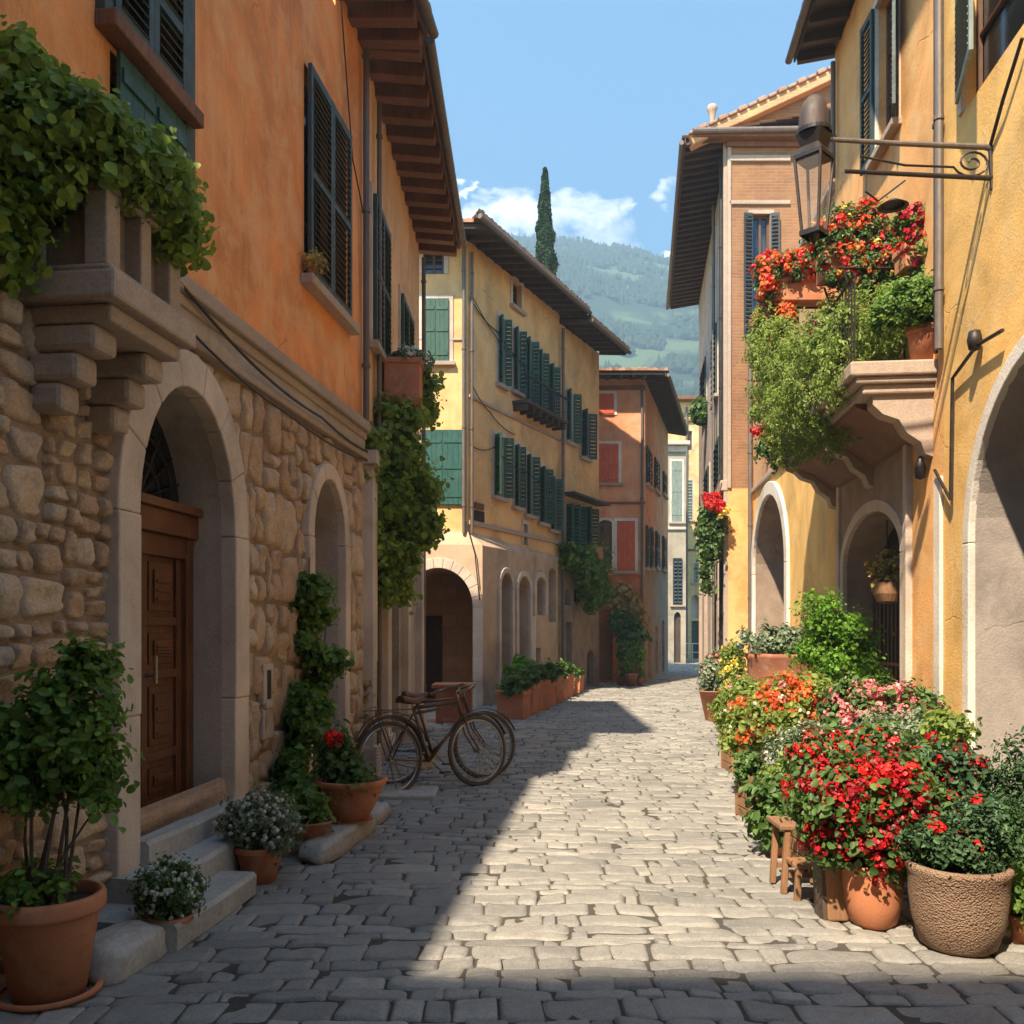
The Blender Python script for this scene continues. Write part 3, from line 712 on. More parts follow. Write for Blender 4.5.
def boulder(label, c, r, rz=0, name='kerb_stone', mat='step', group=None):
    m = MB(); K = 14
    for i in range(K+1):
        for j in range(2*K):
            th = PI*i/K; ph = PI*j/K; d = V((math.sin(th)*math.cos(ph), math.sin(th)*math.sin(ph), math.cos(th)))
            q = V([math.copysign(abs(x)**.55, x) for x in d]); q *= 1+.16*mnoise.noise(q*1.6+V(c)*3)+.05*mnoise.noise(q*5+V(c))
            x, y = q.x*r[0], q.y*r[1]; m.v.append((c[0]+x*math.cos(rz)-y*math.sin(rz), c[1]+x*math.sin(rz)+y*math.cos(rz), c[2]+max(q.z, -.6)*r[2]))
    for i in range(K):
        for j in range(2*K): j2 = (j+1) % (2*K); m.f.append((i*2*K+j, i*2*K+j2, (i+1)*2*K+j2, (i+1)*2*K+j))
    o = m.build(name, M[mat], None, smooth=True, loc=(c[0], c[1], 0)); tag(o, label, 'stone', group); return o
boulder('rough pale kerb stone beside the biggest terracotta pot', (-1.93, 4.42, .06), (.15, .24, .115), -.2)
boulder('long kerb stone carrying the tilted terracotta bowl', (-1.33, 6.95, .05), (.14, .62, .10), -.15)
boulder('short dark kerb stone beyond the bowl of red flowers', (-1.22, 7.85, .04), (.13, .25, .09), -.1)
# ================================================================== L1b: peach house with timber eave
FB = F(-1.654, 9.92, -1.57, 15.2); HE = 8.15
b = house2 = thing('peach_stucco_house', 'peach stucco house with deep timber eave and terracotta window box', 'house', (-1.6, 9.92, 0))
window(b, FB, FB.s(371), FB.s(386), 5.0, 6.75, 'closed', 'dgreen', slat=.07, sill=True)
window(b, FB, FB.s(399), FB.s(410), 5.05, 6.45, 'closed', 'green', slat=.07, sill=True)
FB.ops.append(op(1.9, 2.9, .05, 2.3, .3)); dr = FB.ops[-1]
m = MB(); wall(m, FB, 0, FB.L, 3.9, HE, FB.ops)
for o in FB.ops[:2]: reveal(m, FB, o, .17)
q = body(b, FB, 0.002, FB.L, -.05, HE, 5.4, 'peach'); n0 = len(m.v); m.v += q.v; m.f += [tuple(i+n0 for i in fc) for fc in q.f]
m.build('upper_wall', M['peach'], b)
m = MB(); wall(m, FB, 0, FB.L, -.05, 3.9, FB.ops); reveal(m, FB, dr, .3); m.build('ground_floor_wall', M['grey'], b)
m = MB(); strip(m, FB, 0, FB.L+.02, 3.82, 3.95, -.02, .07); m.build('string_course', M['carved'], b, bevel=.015)
for s in (.25, 1.35, 3.25, 4.95):
    m = MB(); strip(m, FB, s-.14, s+.14, 0, 3.5, -.02, .11); strip(m, FB, s-.19, s+.19, 3.5, 3.65, -.02, .16); strip(m, FB, s-.18, s+.18, 0, .35, -.02, .15); m.build('pilaster', M['trim'], b, bevel=.012)
m = MB()
for k in range(7): strip(m, FB, 1.9+k/7, 1.9+(k+1)/7-.008, .05, 2.28, -.3, -.26)
m.build('door', M['darkwood'], b)
# eave over both houses
m_ = F(*[-1.654-0.126*.92, 9.92-.92, -1.654, 9.92])
roof(house1, m_, 0.03, m_.L-.005, HE, .74, 5, -.0-.30*-1*.3, pitch=.42, raf=(.16, .2))
roof(house2, FB, 0, FB.L+.1, HE, .68, 5, .09, pitch=.42, raf=(.16, .2))
downpipe(house2, FB, FB.s(419)-.08, .1, 7.9, .09, .035)
downpipe(house2, FB, .75, .1, 7.9, .07, .03)
# ================================================================== B2: cream house with arcade
b = house3 = thing('cream_arcade_house', 'long cream house with green shutters above a stone arcade', 'house', (-.6, 19.7, 0))
X0, Z0 = -.98, 19.6
FS = F(X0, Z0, 1.29, 24.26); FF = F(-6.0, Z0, X0, Z0, (0, -1)); GL = F(-.62, 19.75, 1.22, 23.95); GF = F(-6.0, 19.5, -.64, 19.5, (0, -1))
HB = 10.15
window(b, FF, FF.s(422), FF.s(449), FF.h(435, 362), FF.h(435, 299), 'closed', 'green', board=True)
window(b, FF, FF.s(421), FF.s(464), FF.h(435, 505), FF.h(435, 430), 'closed', 'teal', board=True, sill=False, surround=False)
window(b, FF, FF.s(423), FF.s(444), FF.h(435, 274), FF.h(435, 250), None, sill=False)
for (p0, p1, y0, y1) in ((498, 504, 385, 318), (513, 519, 392, 330), (525, 531, 402, 340), (537, 542, 413, 352), (548, 553, 424, 366)):
    window(b, FS, FS.s(p0), FS.s(p1), FS.h((p0+p1)/2, y0), FS.h((p0+p1)/2, y1), 'open', 'green', ang=58, slat=.09, depth=.2)
for (p0, p1, y0, y1) in ((494, 503, 497, 436), (514, 519, 507, 446), (526, 532, 515, 456), (539, 545, 523, 468), (550, 555, 530, 478)):
    window(b, FS, FS.s(p0), FS.s(p1), FS.h((p0+p1)/2, y0), FS.h((p0+p1)/2, y1), 'open', 'green', ang=50, slat=.09, depth=.2)
window(b, FS, FS.s(512), FS.s(521), FS.h(516, 308), FS.h(516, 282), None, sill=True)
window(b, FS, FS.s(523), FS.s(527), FS.h(525, 545), FS.h(525, 524), None, sill=False)
HG = 3.75
m = MB(); wall(m, FF, 0, FF.L, HG, HB, FF.ops); wall(m, FS, 0, FS.L, HG-.4, HB, FS.ops)
for f in (FF, FS):
    for o in f.ops: reveal(m, f, o, .21 if f is FS else .17)
A = [V((X0, Z0, 0)), V((1.29, 24.26, 0)), V((-3.5, 27.5, 0)), V((-6, 27.5, 0)), V((-6, Z0, 0))]
for i in (1, 2, 3): m.face(A[i], A[i+1], A[i+1]+V((0,0,HB)), A[i]+V((0,0,HB)))
m.face(*[a+V((0,0,HB)) for a in A]); m.build('upper_wall', M['cream'], b)
bigA = op(GF.s(404), GF.s(473), 0, GF.h(440, 568), .85)
GF.ops.append(bigA)
ar = [op(GL.s(499.5), GL.s(510.5), 0, GL.h(505, 573), .35), op(GL.s(517), GL.s(528.5), 0, GL.h(522, 576), .35), op(GL.s(535), GL.s(544), GL.h(539, 615), GL.h(539, 577), .2), op(GL.s(549), GL.s(556), GL.h(552, 622), GL.h(552, 568), .15), op(GL.s(535.5), GL.s(541), .05, GL.h(538, 648)), ]
GL.ops += ar
m = MB(); wall(m, GF, 0, GF.L, -.05, HG-.25, GF.ops); wall(m, GL, 0, GL.L, -.05, HG-.25, GL.ops)
m.face(V((-.64, 19.5, -.05)), V((-.62, 19.75, -.05)), V((-.62, 19.75, HG-.25)), V((-.64, 19.5, HG-.25)))
k0, k1 = HG-.25, HG+.05
m.face(V((-6, 19.5, k0)), V((-.64, 19.5, k0)), V((X0+.0, Z0-.01, k1)), V((-6, Z0-.01, k1)))
m.face(V((-.64, 19.5, k0)), V((-.62, 19.75, k0)), V((X0+.01, Z0, k1)))
m.face(V((-.62, 19.75, k0)), V((1.22, 23.95, k0)), V((1.29, 24.2, k0+.1)), V((X0+.01, Z0, k1)))
reveal(m, GF, bigA, 2.4); 
for o in ar: reveal(m, GL, o, .45)
m.build('arcade_wall', M['arcade'], b)
m = MB(); panel(m, GF, bigA, -2.38, .03); m.build('archway_back_wall', M['ashlar'], b)
m = MB(); strip(m, GF, bigA['a']+.02, bigA['a']+.65, .01, 2.0, -2.37, -2.3); m.build('door', M['darkwood'], b)
m = MB(); arch_trim(m, GF, bigA, .22, .06, nb=13, jh=.5); m.build('arch_trim', M['trim'], b, bevel=.01)
for o in ar[:3]:
    m = MB(); arch_trim(m, GL, o, .13, .06, nb=9, jh=.6); m.build('arch_trim', M['trim'], b, bevel=.008)
for i, o in enumerate(ar):
    m = MB(); panel(m, GL, o, -.44, .02); m.build(('door', 'door', 'window', 'window', 'door')[i], M[('darkwood', 'brownpaint', 'glass', 'brownpaint', 'door')[i]], b)
m = MB(); strip(m, GL, GL.s(529.5), GL.s(533.8), .9, 2.0, .02, .06); m.build('notice_board', M['whitep'], b)
m = MB(); strip(m, FS, .05, FS.L, FS.h(500, 412)-.02, FS.h(500, 412)+.05, -.01, .05); strip(m, FS, .05, FS.L, 3.95, 4.05, -.01, .05); m.build('string_course', M['carved'], b, bevel=.01)
m = MB(); strip(m, FF, 0, FF.L-.02, 5.9, 5.97, -.01, .04); strip(m, FF, 0, FF.L-.02, 7.95, 8.0, -.01, .03); m.build('string_course', M['carved'], b, bevel=.01)
# shallow wooden balcony under the upper shutters
sa, sb = FS.s(512), FS.s(554); m = MB(); zb = FS.h(530, 413)
strip(m, FS, sa, sb, zb, zb+.07, 0, .42)
for k in range(7): s = sa+.1+(sb-sa-.2)*k/6; m.boxo(FS.p(s, zb, 0), FS.d, V((0,0,1)), FS.n, (-.04, .04), (-.16, 0), (0, .36))
bal = m.build('balcony', M['darkwood'], b)
m = MB(); strip(m, FS, sa, sb, zb+.62, zb+.66, .37, .41)
for k in range(22): s = sa+.02+(sb-sa-.04)*k/21; m.tube([FS.p(s, zb+.07, .39), FS.p(s, zb+.62, .39)], .009, 5)
m.build('railing', M['iron'], bal)
m = MB(); strip(m, FS, FS.s(474), FS.s(483), FS.h(478, 521), FS.h(478, 511), .0, .04); m.build('plaque', M['dark'], b)
m = MB(); strip(m, FS, FS.s(474), FS.s(483), FS.h(478, 509), FS.h(478, 503), .0, .03); m.build('plaque', M['brownpaint'], b)
roof(b, FS, 0, FS.L+.02, HB, .80, 3.2, .18, pitch=.42, raf=(.09, .12), k0=1.3, mat='darkwood')
roof(b, FF, 2.0, FF.L, HB, .80, 3.2, .18, pitch=.5, raf=(.09, .12), k1=.62, mat='darkwood', gutter=False)
downpipe(b, FF, FF.s(464), HG, 9.9, .07, .04); downpipe(b, FS, .10, HG, 9.9, .07, .035)
downpipe(b, FS, FS.L-.06, .1, 9.75, .12, .045)
cable(b, [FS.p(.05, 8.9, .05), FS.p(1.4, 8.55, .05), FS.p(3.1, 8.15, .05), FS.p(5.1, 7.9, .05)], .014, .10)
cable(b, [FS.p(.05, 9.0, .07), FS.p(2.2, 8.2, .05), FS.p(5.1, 8.25, .05)], .011, .15)
cable(b, [FS.p(.05, 5.7, .05), FS.p(1.2, 5.85, .05), FS.p(3.0, 5.55, .05), FS.p(5.1, 5.5, .05)], .012, .1)
cable(b, [FS.p(.05, 7.1, .05), FS.p(1.0, 6.6, .05), FS.p(2.3, 6.35, .05)], .012, .08)
cable(b, [V((-1.0, 19.5, 4.0)), V((-.8, 19.42, 3.3)), V((-.7, 19.42, 2.3))], .014, .0)
# ================================================================== B3: grey-green shuttered house
b = house4 = thing('narrow_shuttered_house', 'narrow cream house with grey green ground floor shutters', 'house', (1.3, 24.3, 0))
FT = F(1.29, 24.26, 2.60, 26.9); HT = 9.92
for (p0, p1, y0, y1) in ((566, 572.5, 442, 392), (581, 587.5, 458, 412)):
    window(b, FT, FT.s(p0), FT.s(p1), FT.h((p0+p1)/2, y0), FT.h((p0+p1)/2, y1), 'open', 'dgreen' if p0 > 570 else 'green', ang=50, slat=.09, arch=.14)
for (p0, p1, y0, y1) in ((565.5, 571.5, 550, 505), (574, 579, 550, 506), (584, 590, 552, 508)):
    window(b, FT, FT.s(p0), FT.s(p1), FT.h((p0+p1)/2, y0), FT.h((p0+p1)/2, y1), 'ajar', 'green', ang=62, slat=.09, frame='grey')
gd = [op(FT.s(564), FT.s(571), FT.h(567, 605), FT.h(567, 588), .25), op(FT.s(574), FT.s(582), FT.h(578, 602), FT.h(578, 588)), op(FT.s(563.5), FT.s(572), .05, FT.h(567, 622)), op(FT.s(587), FT.s(594), .05, FT.h(590, 650), .25)]
FT.ops += gd
m = MB(); wall(m, FT, 0, FT.L, 3.5, HT, FT.ops); m.face(FT.p(0,9.0,0),FT.p(0,9.0,-3),FT.p(0,HT,-3),FT.p(0,HT,0))
for o in FT.ops[:5]: reveal(m, FT, o, .17)
q = body(b, FT, 0, FT.L, 0, HT, 4.5, 'cream'); n0 = len(m.v); m.v += q.v; m.f += [tuple(i+n0 for i in fc) for fc in q.f]
m.build('upper_wall', M['cream'], b)
m = MB(); wall(m, FT, 0, FT.L, -.05, 3.5, FT.ops)
for o in gd: reveal(m, FT, o, .2)
m.build('ground_floor_wall', M['greyd'], b)
for i, o in enumerate(gd):
    m = MB(); panel(m, FT, o, -.19, .01)
    if i == 2:
        for k in range(6): strip(m, FT, o['a']+(o['b']-o['a'])*k/6+.01, o['a']+(o['b']-o['a'])*(k+1)/6-.01, .05, o['h1'], -.18, -.14)
    m.build('door' if i > 1 else 'window', M[('glass', 'glass', 'greygreen', 'navy')[i]], b)
roof(b, FT, -.03, FT.L+.15, HT, .85, 3.0, .15, pitch=.4, raf=(.09, .12), mat='darkwood')
m = MB(); strip(m, FT, .1, FT.L-.1, FT.h(578, 500), FT.h(578, 500)+.06, 0, .4); m.build('canopy', M['navy'], b)
# ================================================================== B4: red corner house
b = house5 = thing('red_corner_house', 'faded red corner house with bright red shutters and dark curved eave', 'house', (3.4, 28.5, 0))
RF = F(2.50, 28.5, 4.21, 28.5, (0, -1)); RS = F(4.21, 28.5, 6.24, 36.0); HR = 9.6
window(b, RF, RF.s(597.5), RF.s(614), RF.h(600, 415), RF.h(600, 394), 'closed', 'redpaint', board=True, arch=.0, sill=False, frame='whitetrim')
window(b, RF, RF.s(598), RF.s(618.5), RF.h(600, 483), RF.h(600, 444), 'closed', 'redpaint', board=True, frame='whitetrim')
window(b, RF, RF.s(599), RF.s(612), RF.h(600, 568), RF.h(600, 520), None, arch=.12, frame='whitetrim')
window(b, RF, RF.s(617), RF.s(635), RF.h(600, 571), RF.h(600, 521), 'closed', 'redpaint', board=True, frame='whitetrim')
gdoor = op(RF.s(600), RF.s(613), .05, RF.h(600, 629)); RF.ops.append(gdoor)
for (p0, p1, y0, y1) in ((646, 650.5, 486, 449), (654, 658, 491, 460), (662.5, 665.5, 495, 473)):
    window(b, RS, RS.s(p0), RS.s(p1), RS.h((p0+p1)/2, y0), RS.h((p0+p1)/2, y1), 'closed', 'navy', slat=.12, surround=False)
for (p0, p1, y0, y1) in ((645.5, 647.5, 568, 526), (650, 652, 568, 528), (655, 658, 568, 532), (662, 665, 570, 537)):
    window(b, RS, RS.s(p0), RS.s(p1), RS.h((p0+p1)/2, y0), RS.h((p0+p1)/2, y1), 'closed', 'navy', slat=.12, surround=False)
for (p0, p1, y0, y1) in ((648, 651, 684, 615), (655.5, 658, 677, 625), (662, 664.5, 674, 620)):
    RS.ops.append(op(RS.s(p0), RS.s(p1), .05, RS.h((p0+p1)/2, y1), .2))
hr = RF.h(600, 575)
m = MB(); wall(m, RF, 0, RF.L, hr, HR, RF.ops); wall(m, RS, 0, RS.L, hr+.9, HR, RS.ops)
for f in (RF, RS):
    for o in f.ops: reveal(m, f, o, .17)
m.face(V((2.5, 28.5, 0)), V((2.5, 36, 0)), V((2.5, 36, HR)), V((2.5, 28.5, HR))); m.face(V((2.5, 36, 0)), V((6.24, 36, 0)), V((6.24, 36, HR)), V((2.5, 36, HR)))
m.build('upper_wall', M['pink'], b)
m = MB(); wall(m, RF, 0, RF.L, -.05, hr, RF.ops); m.build('red_ground_floor_wall', M['red'], b)
m = MB(); wall(m, RS, 0, RS.L, -.05, hr+.9, RS.ops); m.build('side_wall', M['greyd'], b)
m = MB(); panel(m, RF, gdoor, -.16, .01); m.build('door', M['crate'], b)
for o in RS.ops[7:]: m = MB(); panel(m, RS, o, -.16, .01); m.build('door', M['darkwood'], b)
m = MB(); strip(m, RF, 0, RF.L, RF.h(600, 504), RF.h(600, 502), -.01, .06); strip(m, RF, 0, RF.L, HR-.35, HR-.22, -.01, .06); m.build('string_course', M['rafter'], b)
downpipe(b, RF, RF.L-.1, .1, 9.4, .07, .04)
m = MB(); z = RF.h(600, 628); strip(m, RF, -.25, .55, z, z+.09, 0, .55)
for k in range(9): m.boxo(RF.p(-.22+k*.09, z+.09, .5), (1,0,0), (0,0,1), (0,1,0), (0, .03), (0, .42), (0, .03))
strip(m, RF, -.25, .55, z+.5, z+.56, .47, .55); m.build('wooden_balcony', M['crate'], b)
roof(b, RF, -.3, RF.L, HR, .7, 3.0, .12, k1=.85, mat='darkwood', pitch=.35, gutter=False)
roof(b, RS, 0, RS.L+.3, HR, .72, 3.0, .22, k0=.85, mat='darkwood', pitch=.35)
m = MB(); m.box((4.1, 4.5), (30.5, 30.9), (9.6, 10.45)); m.box((4.04, 4.56), (30.44, 30.96), (10.45, 10.53)); m.build('chimney', M['brickw'], b, bevel=.01)
# ================================================================== far end houses
b = thing('grey_far_house', 'narrow blue grey house closing the left far end of the street', 'house', (7.2, 44, 0))
f = F(6.2, 44, 8.5, 44, (0, -1)); hh = f.h(675, 446)
window(b, f, f.s(671.5), f.s(682), f.h(676, 522), f.h(676, 461), 'closed', 'greygreen', board=True, sill=True, frame='whitetrim')
window(b, f, f.s(673), f.s(682), f.h(676, 605), f.h(676, 558), 'closed', 'navy', slat=.15, surround=False)
o = op(f.s(674), f.s(681), .05, f.h(676, 612), .3); f.ops.append(o)
m = MB(); wall(m, f, 0, f.L, -.05, hh, f.ops)
for q in f.ops: reveal(m, f, q, .17)
q = body(b, f, 0, f.L, 0, hh, 5, 'x'); n0 = len(m.v); m.v += q.v; m.f += [tuple(i+n0 for i in fc) for fc in q.f]; m.build('wall', M['far_grey'], b)
m = MB(); panel(m, f, o, -.16); m.build('door', M['darkwood'], b)
m = MB(); strip(m, f, -.2, f.L+.15, hh, hh+.2, -5, .35); strip(m, f, -.1, f.L+.05, hh-.3, hh, -.05, .15); strip(m, f, 0, f.L, f.h(676, 530), f.h(676, 527), 0, .1); m.build('cornice', M['trim'], b, bevel=.03)
b = thing('yellow_far_house', 'tall pale yellow house closing the street beyond the grey one', 'house', (9, 50, 0))
f = F(7.4, 50, 14.5, 50, (0, -1)); hh = f.h(690, 402)
window(b, f, f.s(688), f.s(692), f.h(690, 450), f.h(690, 431), None, sill=False)
window(b, f, f.s(694), f.s(702.5), f.h(698, 583), f.h(698, 563), 'closed', 'greygreen', slat=.15)
for (p0, p1) in ((687, 692),): window(b, f, f.s(p0), f.s(p1), f.h(698, 520), f.h(698, 480), 'closed', 'greygreen', slat=.15)
oo = [op(f.s(690.5), f.s(700), f.h(695, 618), f.h(695, 595), .5), op(f.s(691.5), f.s(700.5), .05, f.h(695, 621))]; f.ops += oo
m = MB(); wall(m, f, 0, f.L, -.05, hh, f.ops)
for q in f.ops: reveal(m, f, q, .25)
q = body(b, f, 0, f.L, 0, hh, 5, 'x'); n0 = len(m.v); m.v += q.v; m.f += [tuple(i+n0 for i in fc) for fc in q.f]; m.build('wall', M['far_yellow'], b)
m = MB(); panel(m, f, oo[0], -.24); m.build('niche', M['grey'], b)
m = MB(); panel(m, f, oo[1], -.24); m.build('door', M['navy'], b)
m = MB(); strip(m, f, -.3, f.L+.1, hh, hh+.2, -5, .6); strip(m, f, 0, f.L, f.h(690, 422), f.h(690, 419), 0, .12); strip(m, f, 0, f.L, f.h(690, 551), f.h(690, 549), 0, .1); m.build('cornice', M['rafter'], b, bevel=.03)
downpipe(b, f, f.s(686.5), .1, hh-.3, .1, .06)
t = thing('iron_handrail', 'thin pale handrail by the far door of the yellow house', 'railing', (9.4, 46.5, 0))
m = MB()
for x in (8.9, 9.3, 9.7, 10.1): m.tube([(x, 46.4, 0), (x, 46.4, .95)], .025, 6)
t1 = m.build('post', M['whitep'], t); m = MB(); m.tube([(8.9, 46.4, .95), (10.1, 46.4, .95)], .03, 6); m.tube([(8.9, 46.4, .5), (10.1, 46.4, .5)], .02, 6); m.build('rail', M['whitep'], t)
# houses beyond the bend, seen between roofs
# ================================================================== right side
FR = F(4.106, 7.0-0, 5.679, 21.3)          # street line X = 3.336 + .11 Z
FR = F(3.336+.11*3.2, 3.2, 3.336+.11*21.3, 21.3, (-FR.d.y, FR.d.x)); 
sZ = lambda z: (z-3.2)/FR.d.y
# --- C: ochre house, nearest
b = houseC = thing('ochre_house', 'bright ochre house with a big white plaster archway at the right edge', 'house', FR.p(0, 0, 0))
FC = F(FR.x0, FR.z0, *FR.p(sZ(9.02), 0)[:2], tuple(FR.n[:2])); HC = 10.6
oc = op(sZ(5.35), FC.s(968, .05), -.02, 3.9, 1.45); FC.ops.append(oc)
wc = window(b, FC, sZ(6.3), FC.s(964), 6.55, 8.6, None, frame='trim', sill=False)
a = FC.s(964)
m = shutter_mb(FC.p(a-.01, 6.62, .05), -FC.d*math.cos(.22)+FC.n*math.sin(.22), FC.n*math.cos(.22)+FC.d*math.sin(.22), .85, 1.9, .06); m.build('shutter', M['greygreen'], wc)
m = MB(); wall(m, FC, 0, FC.L, -.05, HC, FC.ops); reveal(m, FC, FC.ops[1], .17)
q = body(b, FC, 0, FC.L, -.05, HC, 5.5, 'x'); n0 = len(m.v); m.v += q.v; m.f += [tuple(i+n0 for i in fc) for fc in q.f]
m.face(FC.p(0,-.05,0), FC.p(0,-.05,-5.5), FC.p(0,HC,-5.5), FC.p(0,HC,0)); m.build('wall', M['ochre'], b)
m = MB(); reveal(m, FC, oc, 1.25); m.build('arch_reveal', M['greyshade'], b)
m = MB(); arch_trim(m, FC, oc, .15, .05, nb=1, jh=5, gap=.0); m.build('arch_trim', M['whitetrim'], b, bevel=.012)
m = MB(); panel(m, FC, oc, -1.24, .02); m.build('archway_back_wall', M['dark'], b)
m = MB()
for k in range(12): u = oc['a']+(oc['b']-oc['a'])*(k+.04)/12; strip(m, FC, u, u+(oc['b']-oc['a'])/12-.015, .02, 2.4, -1.23, -1.17)
m.build('door', M['darkwood'], b)
roof(b, FC, 0, FC.L, HC, .6, 4.5, .12, pitch=.45)
downpipe(b, FC, FC.L-.06, 4.45, HC-.3, .07, .04, 'pipe'); downpipe(b, FC, FC.L+.08, 4.45, HC-.3, .05, .022, 'iron'); 
cable(b, [FC.p(FC.s(1010), FC.h(1010, 330), .06), FC.p(FC.s(985), FC.h(985, 345), .07), FC.p(FC.s(958), FC.h(958, 378), .05), FC.p(FC.s(956), FC.h(956, 500), .05), FC.p(FC.s(940), FC.h(940, 470), .05)], .018, .0)
m = MB(); m.lathe([(.001, -.10), (.05, -.08), (.065, 0), (.05, .08), (.001, .10)], FC.p(FC.s(984), FC.h(984, 340), .08), 16); m.build('junction_box', M['iron'], b, smooth=True)
# --- B: yellow house with balcony
b = houseB = thing('yellow_balcony_house', 'yellow ochre house with framed arch doorway under the flowering balcony', 'house', FR.p(sZ(9.02), 0, 0))
FY = F(*FR.p(sZ(9.02), 0)[:2], *FR.p(sZ(13.4), 0)[:2], tuple(FR.n[:2])); HY = 10.25
yb = op(FY.s(904), FY.s(846), .02, 3.15, .62); FY.ops.append(yb)
wy = window(b, FY, FY.s(898), FY.s(877), 7.55, 9.45, 'open', 'dgreen', ang=8, slat=.06, frame='whitetrim')
m = MB(); wall(m, FY, 0, FY.L, -.05, HY, FY.ops); reveal(m, FY, FY.ops[1], .17)
q = body(b, FY, 0, FY.L, -.05, HY, 5.5, 'x'); n0 = len(m.v); m.v += q.v; m.f += [tuple(i+n0 for i in fc) for fc in q.f]; m.build('wall', M['ochreo'], b)
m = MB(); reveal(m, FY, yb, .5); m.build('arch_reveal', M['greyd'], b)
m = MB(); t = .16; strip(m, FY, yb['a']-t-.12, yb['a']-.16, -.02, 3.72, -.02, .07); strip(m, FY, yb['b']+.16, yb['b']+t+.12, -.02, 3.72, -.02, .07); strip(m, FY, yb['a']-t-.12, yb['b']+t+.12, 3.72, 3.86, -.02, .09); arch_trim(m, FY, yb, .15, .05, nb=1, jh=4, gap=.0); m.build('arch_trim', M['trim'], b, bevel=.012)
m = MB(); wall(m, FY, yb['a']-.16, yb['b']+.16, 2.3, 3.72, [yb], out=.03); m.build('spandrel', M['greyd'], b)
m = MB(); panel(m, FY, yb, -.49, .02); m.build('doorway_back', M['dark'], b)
m = MB()
for k in range(15): s = yb['a']+.06+(yb['b']-yb['a']-.12)*k/14; m.tube([FY.p(s, .05, -.36), FY.p(s, 2.35, -.36)], .016, 6)
for z in (.15, 1.2, 2.35): strip(m, FY, yb['a'], yb['b'], z-.02, z+.02, -.375, -.345)
m.build('barred_gate', M['brownpaint'], b)
roof(b, FY, 0, FY.L+.12, HY, .58, 4.5, .12, pitch=.42, mat='darkwood')
downpipe(b, FY, FY.s(838), 8.3, 10.0, .07, .035)
m = MB(); strip(m, FY, .02, .2, -.02, 3.2, -.01, .035); m.build('plaster_strip', M['whitetrim'], b, bevel=.01)
m = MB(); m.lathe([(.001, -.12), (.05, -.1), (.06, 0), (.035, .1), (.001, .14)], FY.p(.45, 3.35, .08), 16); m.build('wall_fitting', M['iron'], b, smooth=True)
# balcony with corbels, terrace slab and moulded edge
ob = .86; s0, s1 = FY.s(948)+.06, sZ(13.75)-sZ(9.02); s0 = .16
bt = thing('flower_balcony', 'stone balcony with thick moulded slab carrying the flower boxes on the yellow house', 'balcony', FY.p(1.5, 4.1, 0))
m = MB(); strip(m, FY, s0, s1, 4.27, 4.42, -.02, ob); strip(m, FY, s0+.04, s1-.04, 4.20, 4.27, -.02, ob-.06); strip(m, FY, s0+.09, s1-.1, 4.10, 4.20, -.02, ob-.14); m.build('slab', M['carved'], bt, bevel=.02)
for s in (s0+.25, (s0+s1)/2, s1-.4):
    for (w_, a, c, o_) in ((.16, 3.92, 4.10, .60), (.14, 3.74, 3.92, .42), (.12, 3.55, 3.74, .24)):
        pass
    m = MB(); pr = [(-.02, 4.10), (.60, 4.10), (.60, 4.0), (.50, 3.90), (.34, 3.84), (.26, 3.70), (.12, 3.60), (.08, 3.48), (-.02, 3.44)]
    for sd in (-.11, .11): m.face(*[FY.p(s+sd, h, o_) for (o_, h) in pr])
    for p_, q_ in zip(pr, pr[1:]+pr[:1]): m.face(FY.p(s-.11, p_[1], p_[0]), FY.p(s+.11, p_[1], p_[0]), FY.p(s+.11, q_[1], q_[0]), FY.p(s-.11, q_[1], q_[0]))
    m.build('corbel', M['carved'], bt)
m = MB(); pr = [(-.02, 4.101), (ob-.17, 4.101), (ob-.19, 4.06), (.34, 3.92), (.10, 3.72), (-.02, 3.68)]
for sd in (s0+.5, s1-.16): m.face(*[FY.p(sd, h, o_) for (o_, h) in pr])
for p_, q_ in zip(pr, pr[1:]+pr[:1]): m.face(FY.p(s0+.5, p_[1], p_[0]), FY.p(s1-.16, p_[1], p_[0]), FY.p(s1-.16, q_[1], q_[0]), FY.p(s0+.5, q_[1], q_[0]))
m.build('soffit', M['rafter'], bt)
m = MB()
for (a, c) in (((s0+.04, ob-.05), (s1-.04, ob-.05)), ((s1-.04, ob-.05), (s1-.04, 0))):
    A_, B_ = FY.p(a[0], 0, a[1]), FY.p(c[0], 0, c[1]); n = int((B_-A_).length/.12)
    for k in range(n+1): q = A_.lerp(B_, k/n); m.tube([q+V((0,0,4.42)), q+V((0,0,5.32))], .009, 5)
    m.tube([A_+V((0,0,5.33)), B_+V((0,0,5.33))], .018, 6)
m.build('railing', M['iron'], bt)
# wall bracket with scroll and lantern
zb = FC.Z(992); sb_ = FC.s(992); h1_, h2_ = FC.h(992, 147), FC.h(992, 178)
br = thing('iron_wall_bracket', 'dark iron double arm bracket with scroll reaching out from the ochre wall', 'bracket', FC.p(sb_, h2_, 0))
X = lambda px: (px-512)*zb/FPX
wallx = FC.p(sb_, 0, 0).x
m = MB(); m.tube([(wallx+.02, zb, h1_-.02), (X(985), zb, h1_), (X(900), zb, h1_+.03), (X(822), zb, h1_+.07)], [.028, .026, .022, .020], 10); m.build('arm', M['pipe'], br)
m = MB(); m.tube([(wallx+.02, zb, h2_), (X(985), zb, h2_), (X(845), zb, h2_+.06)], [.024, .022, .018], 10); m.build('arm', M['iron'], br)
m = MB(); pts = [V((X(860), zb, h1_-.08)), V((X(905), zb, h1_-.16))]
cc = V((X(972), zb, (h1_+h2_)/2))
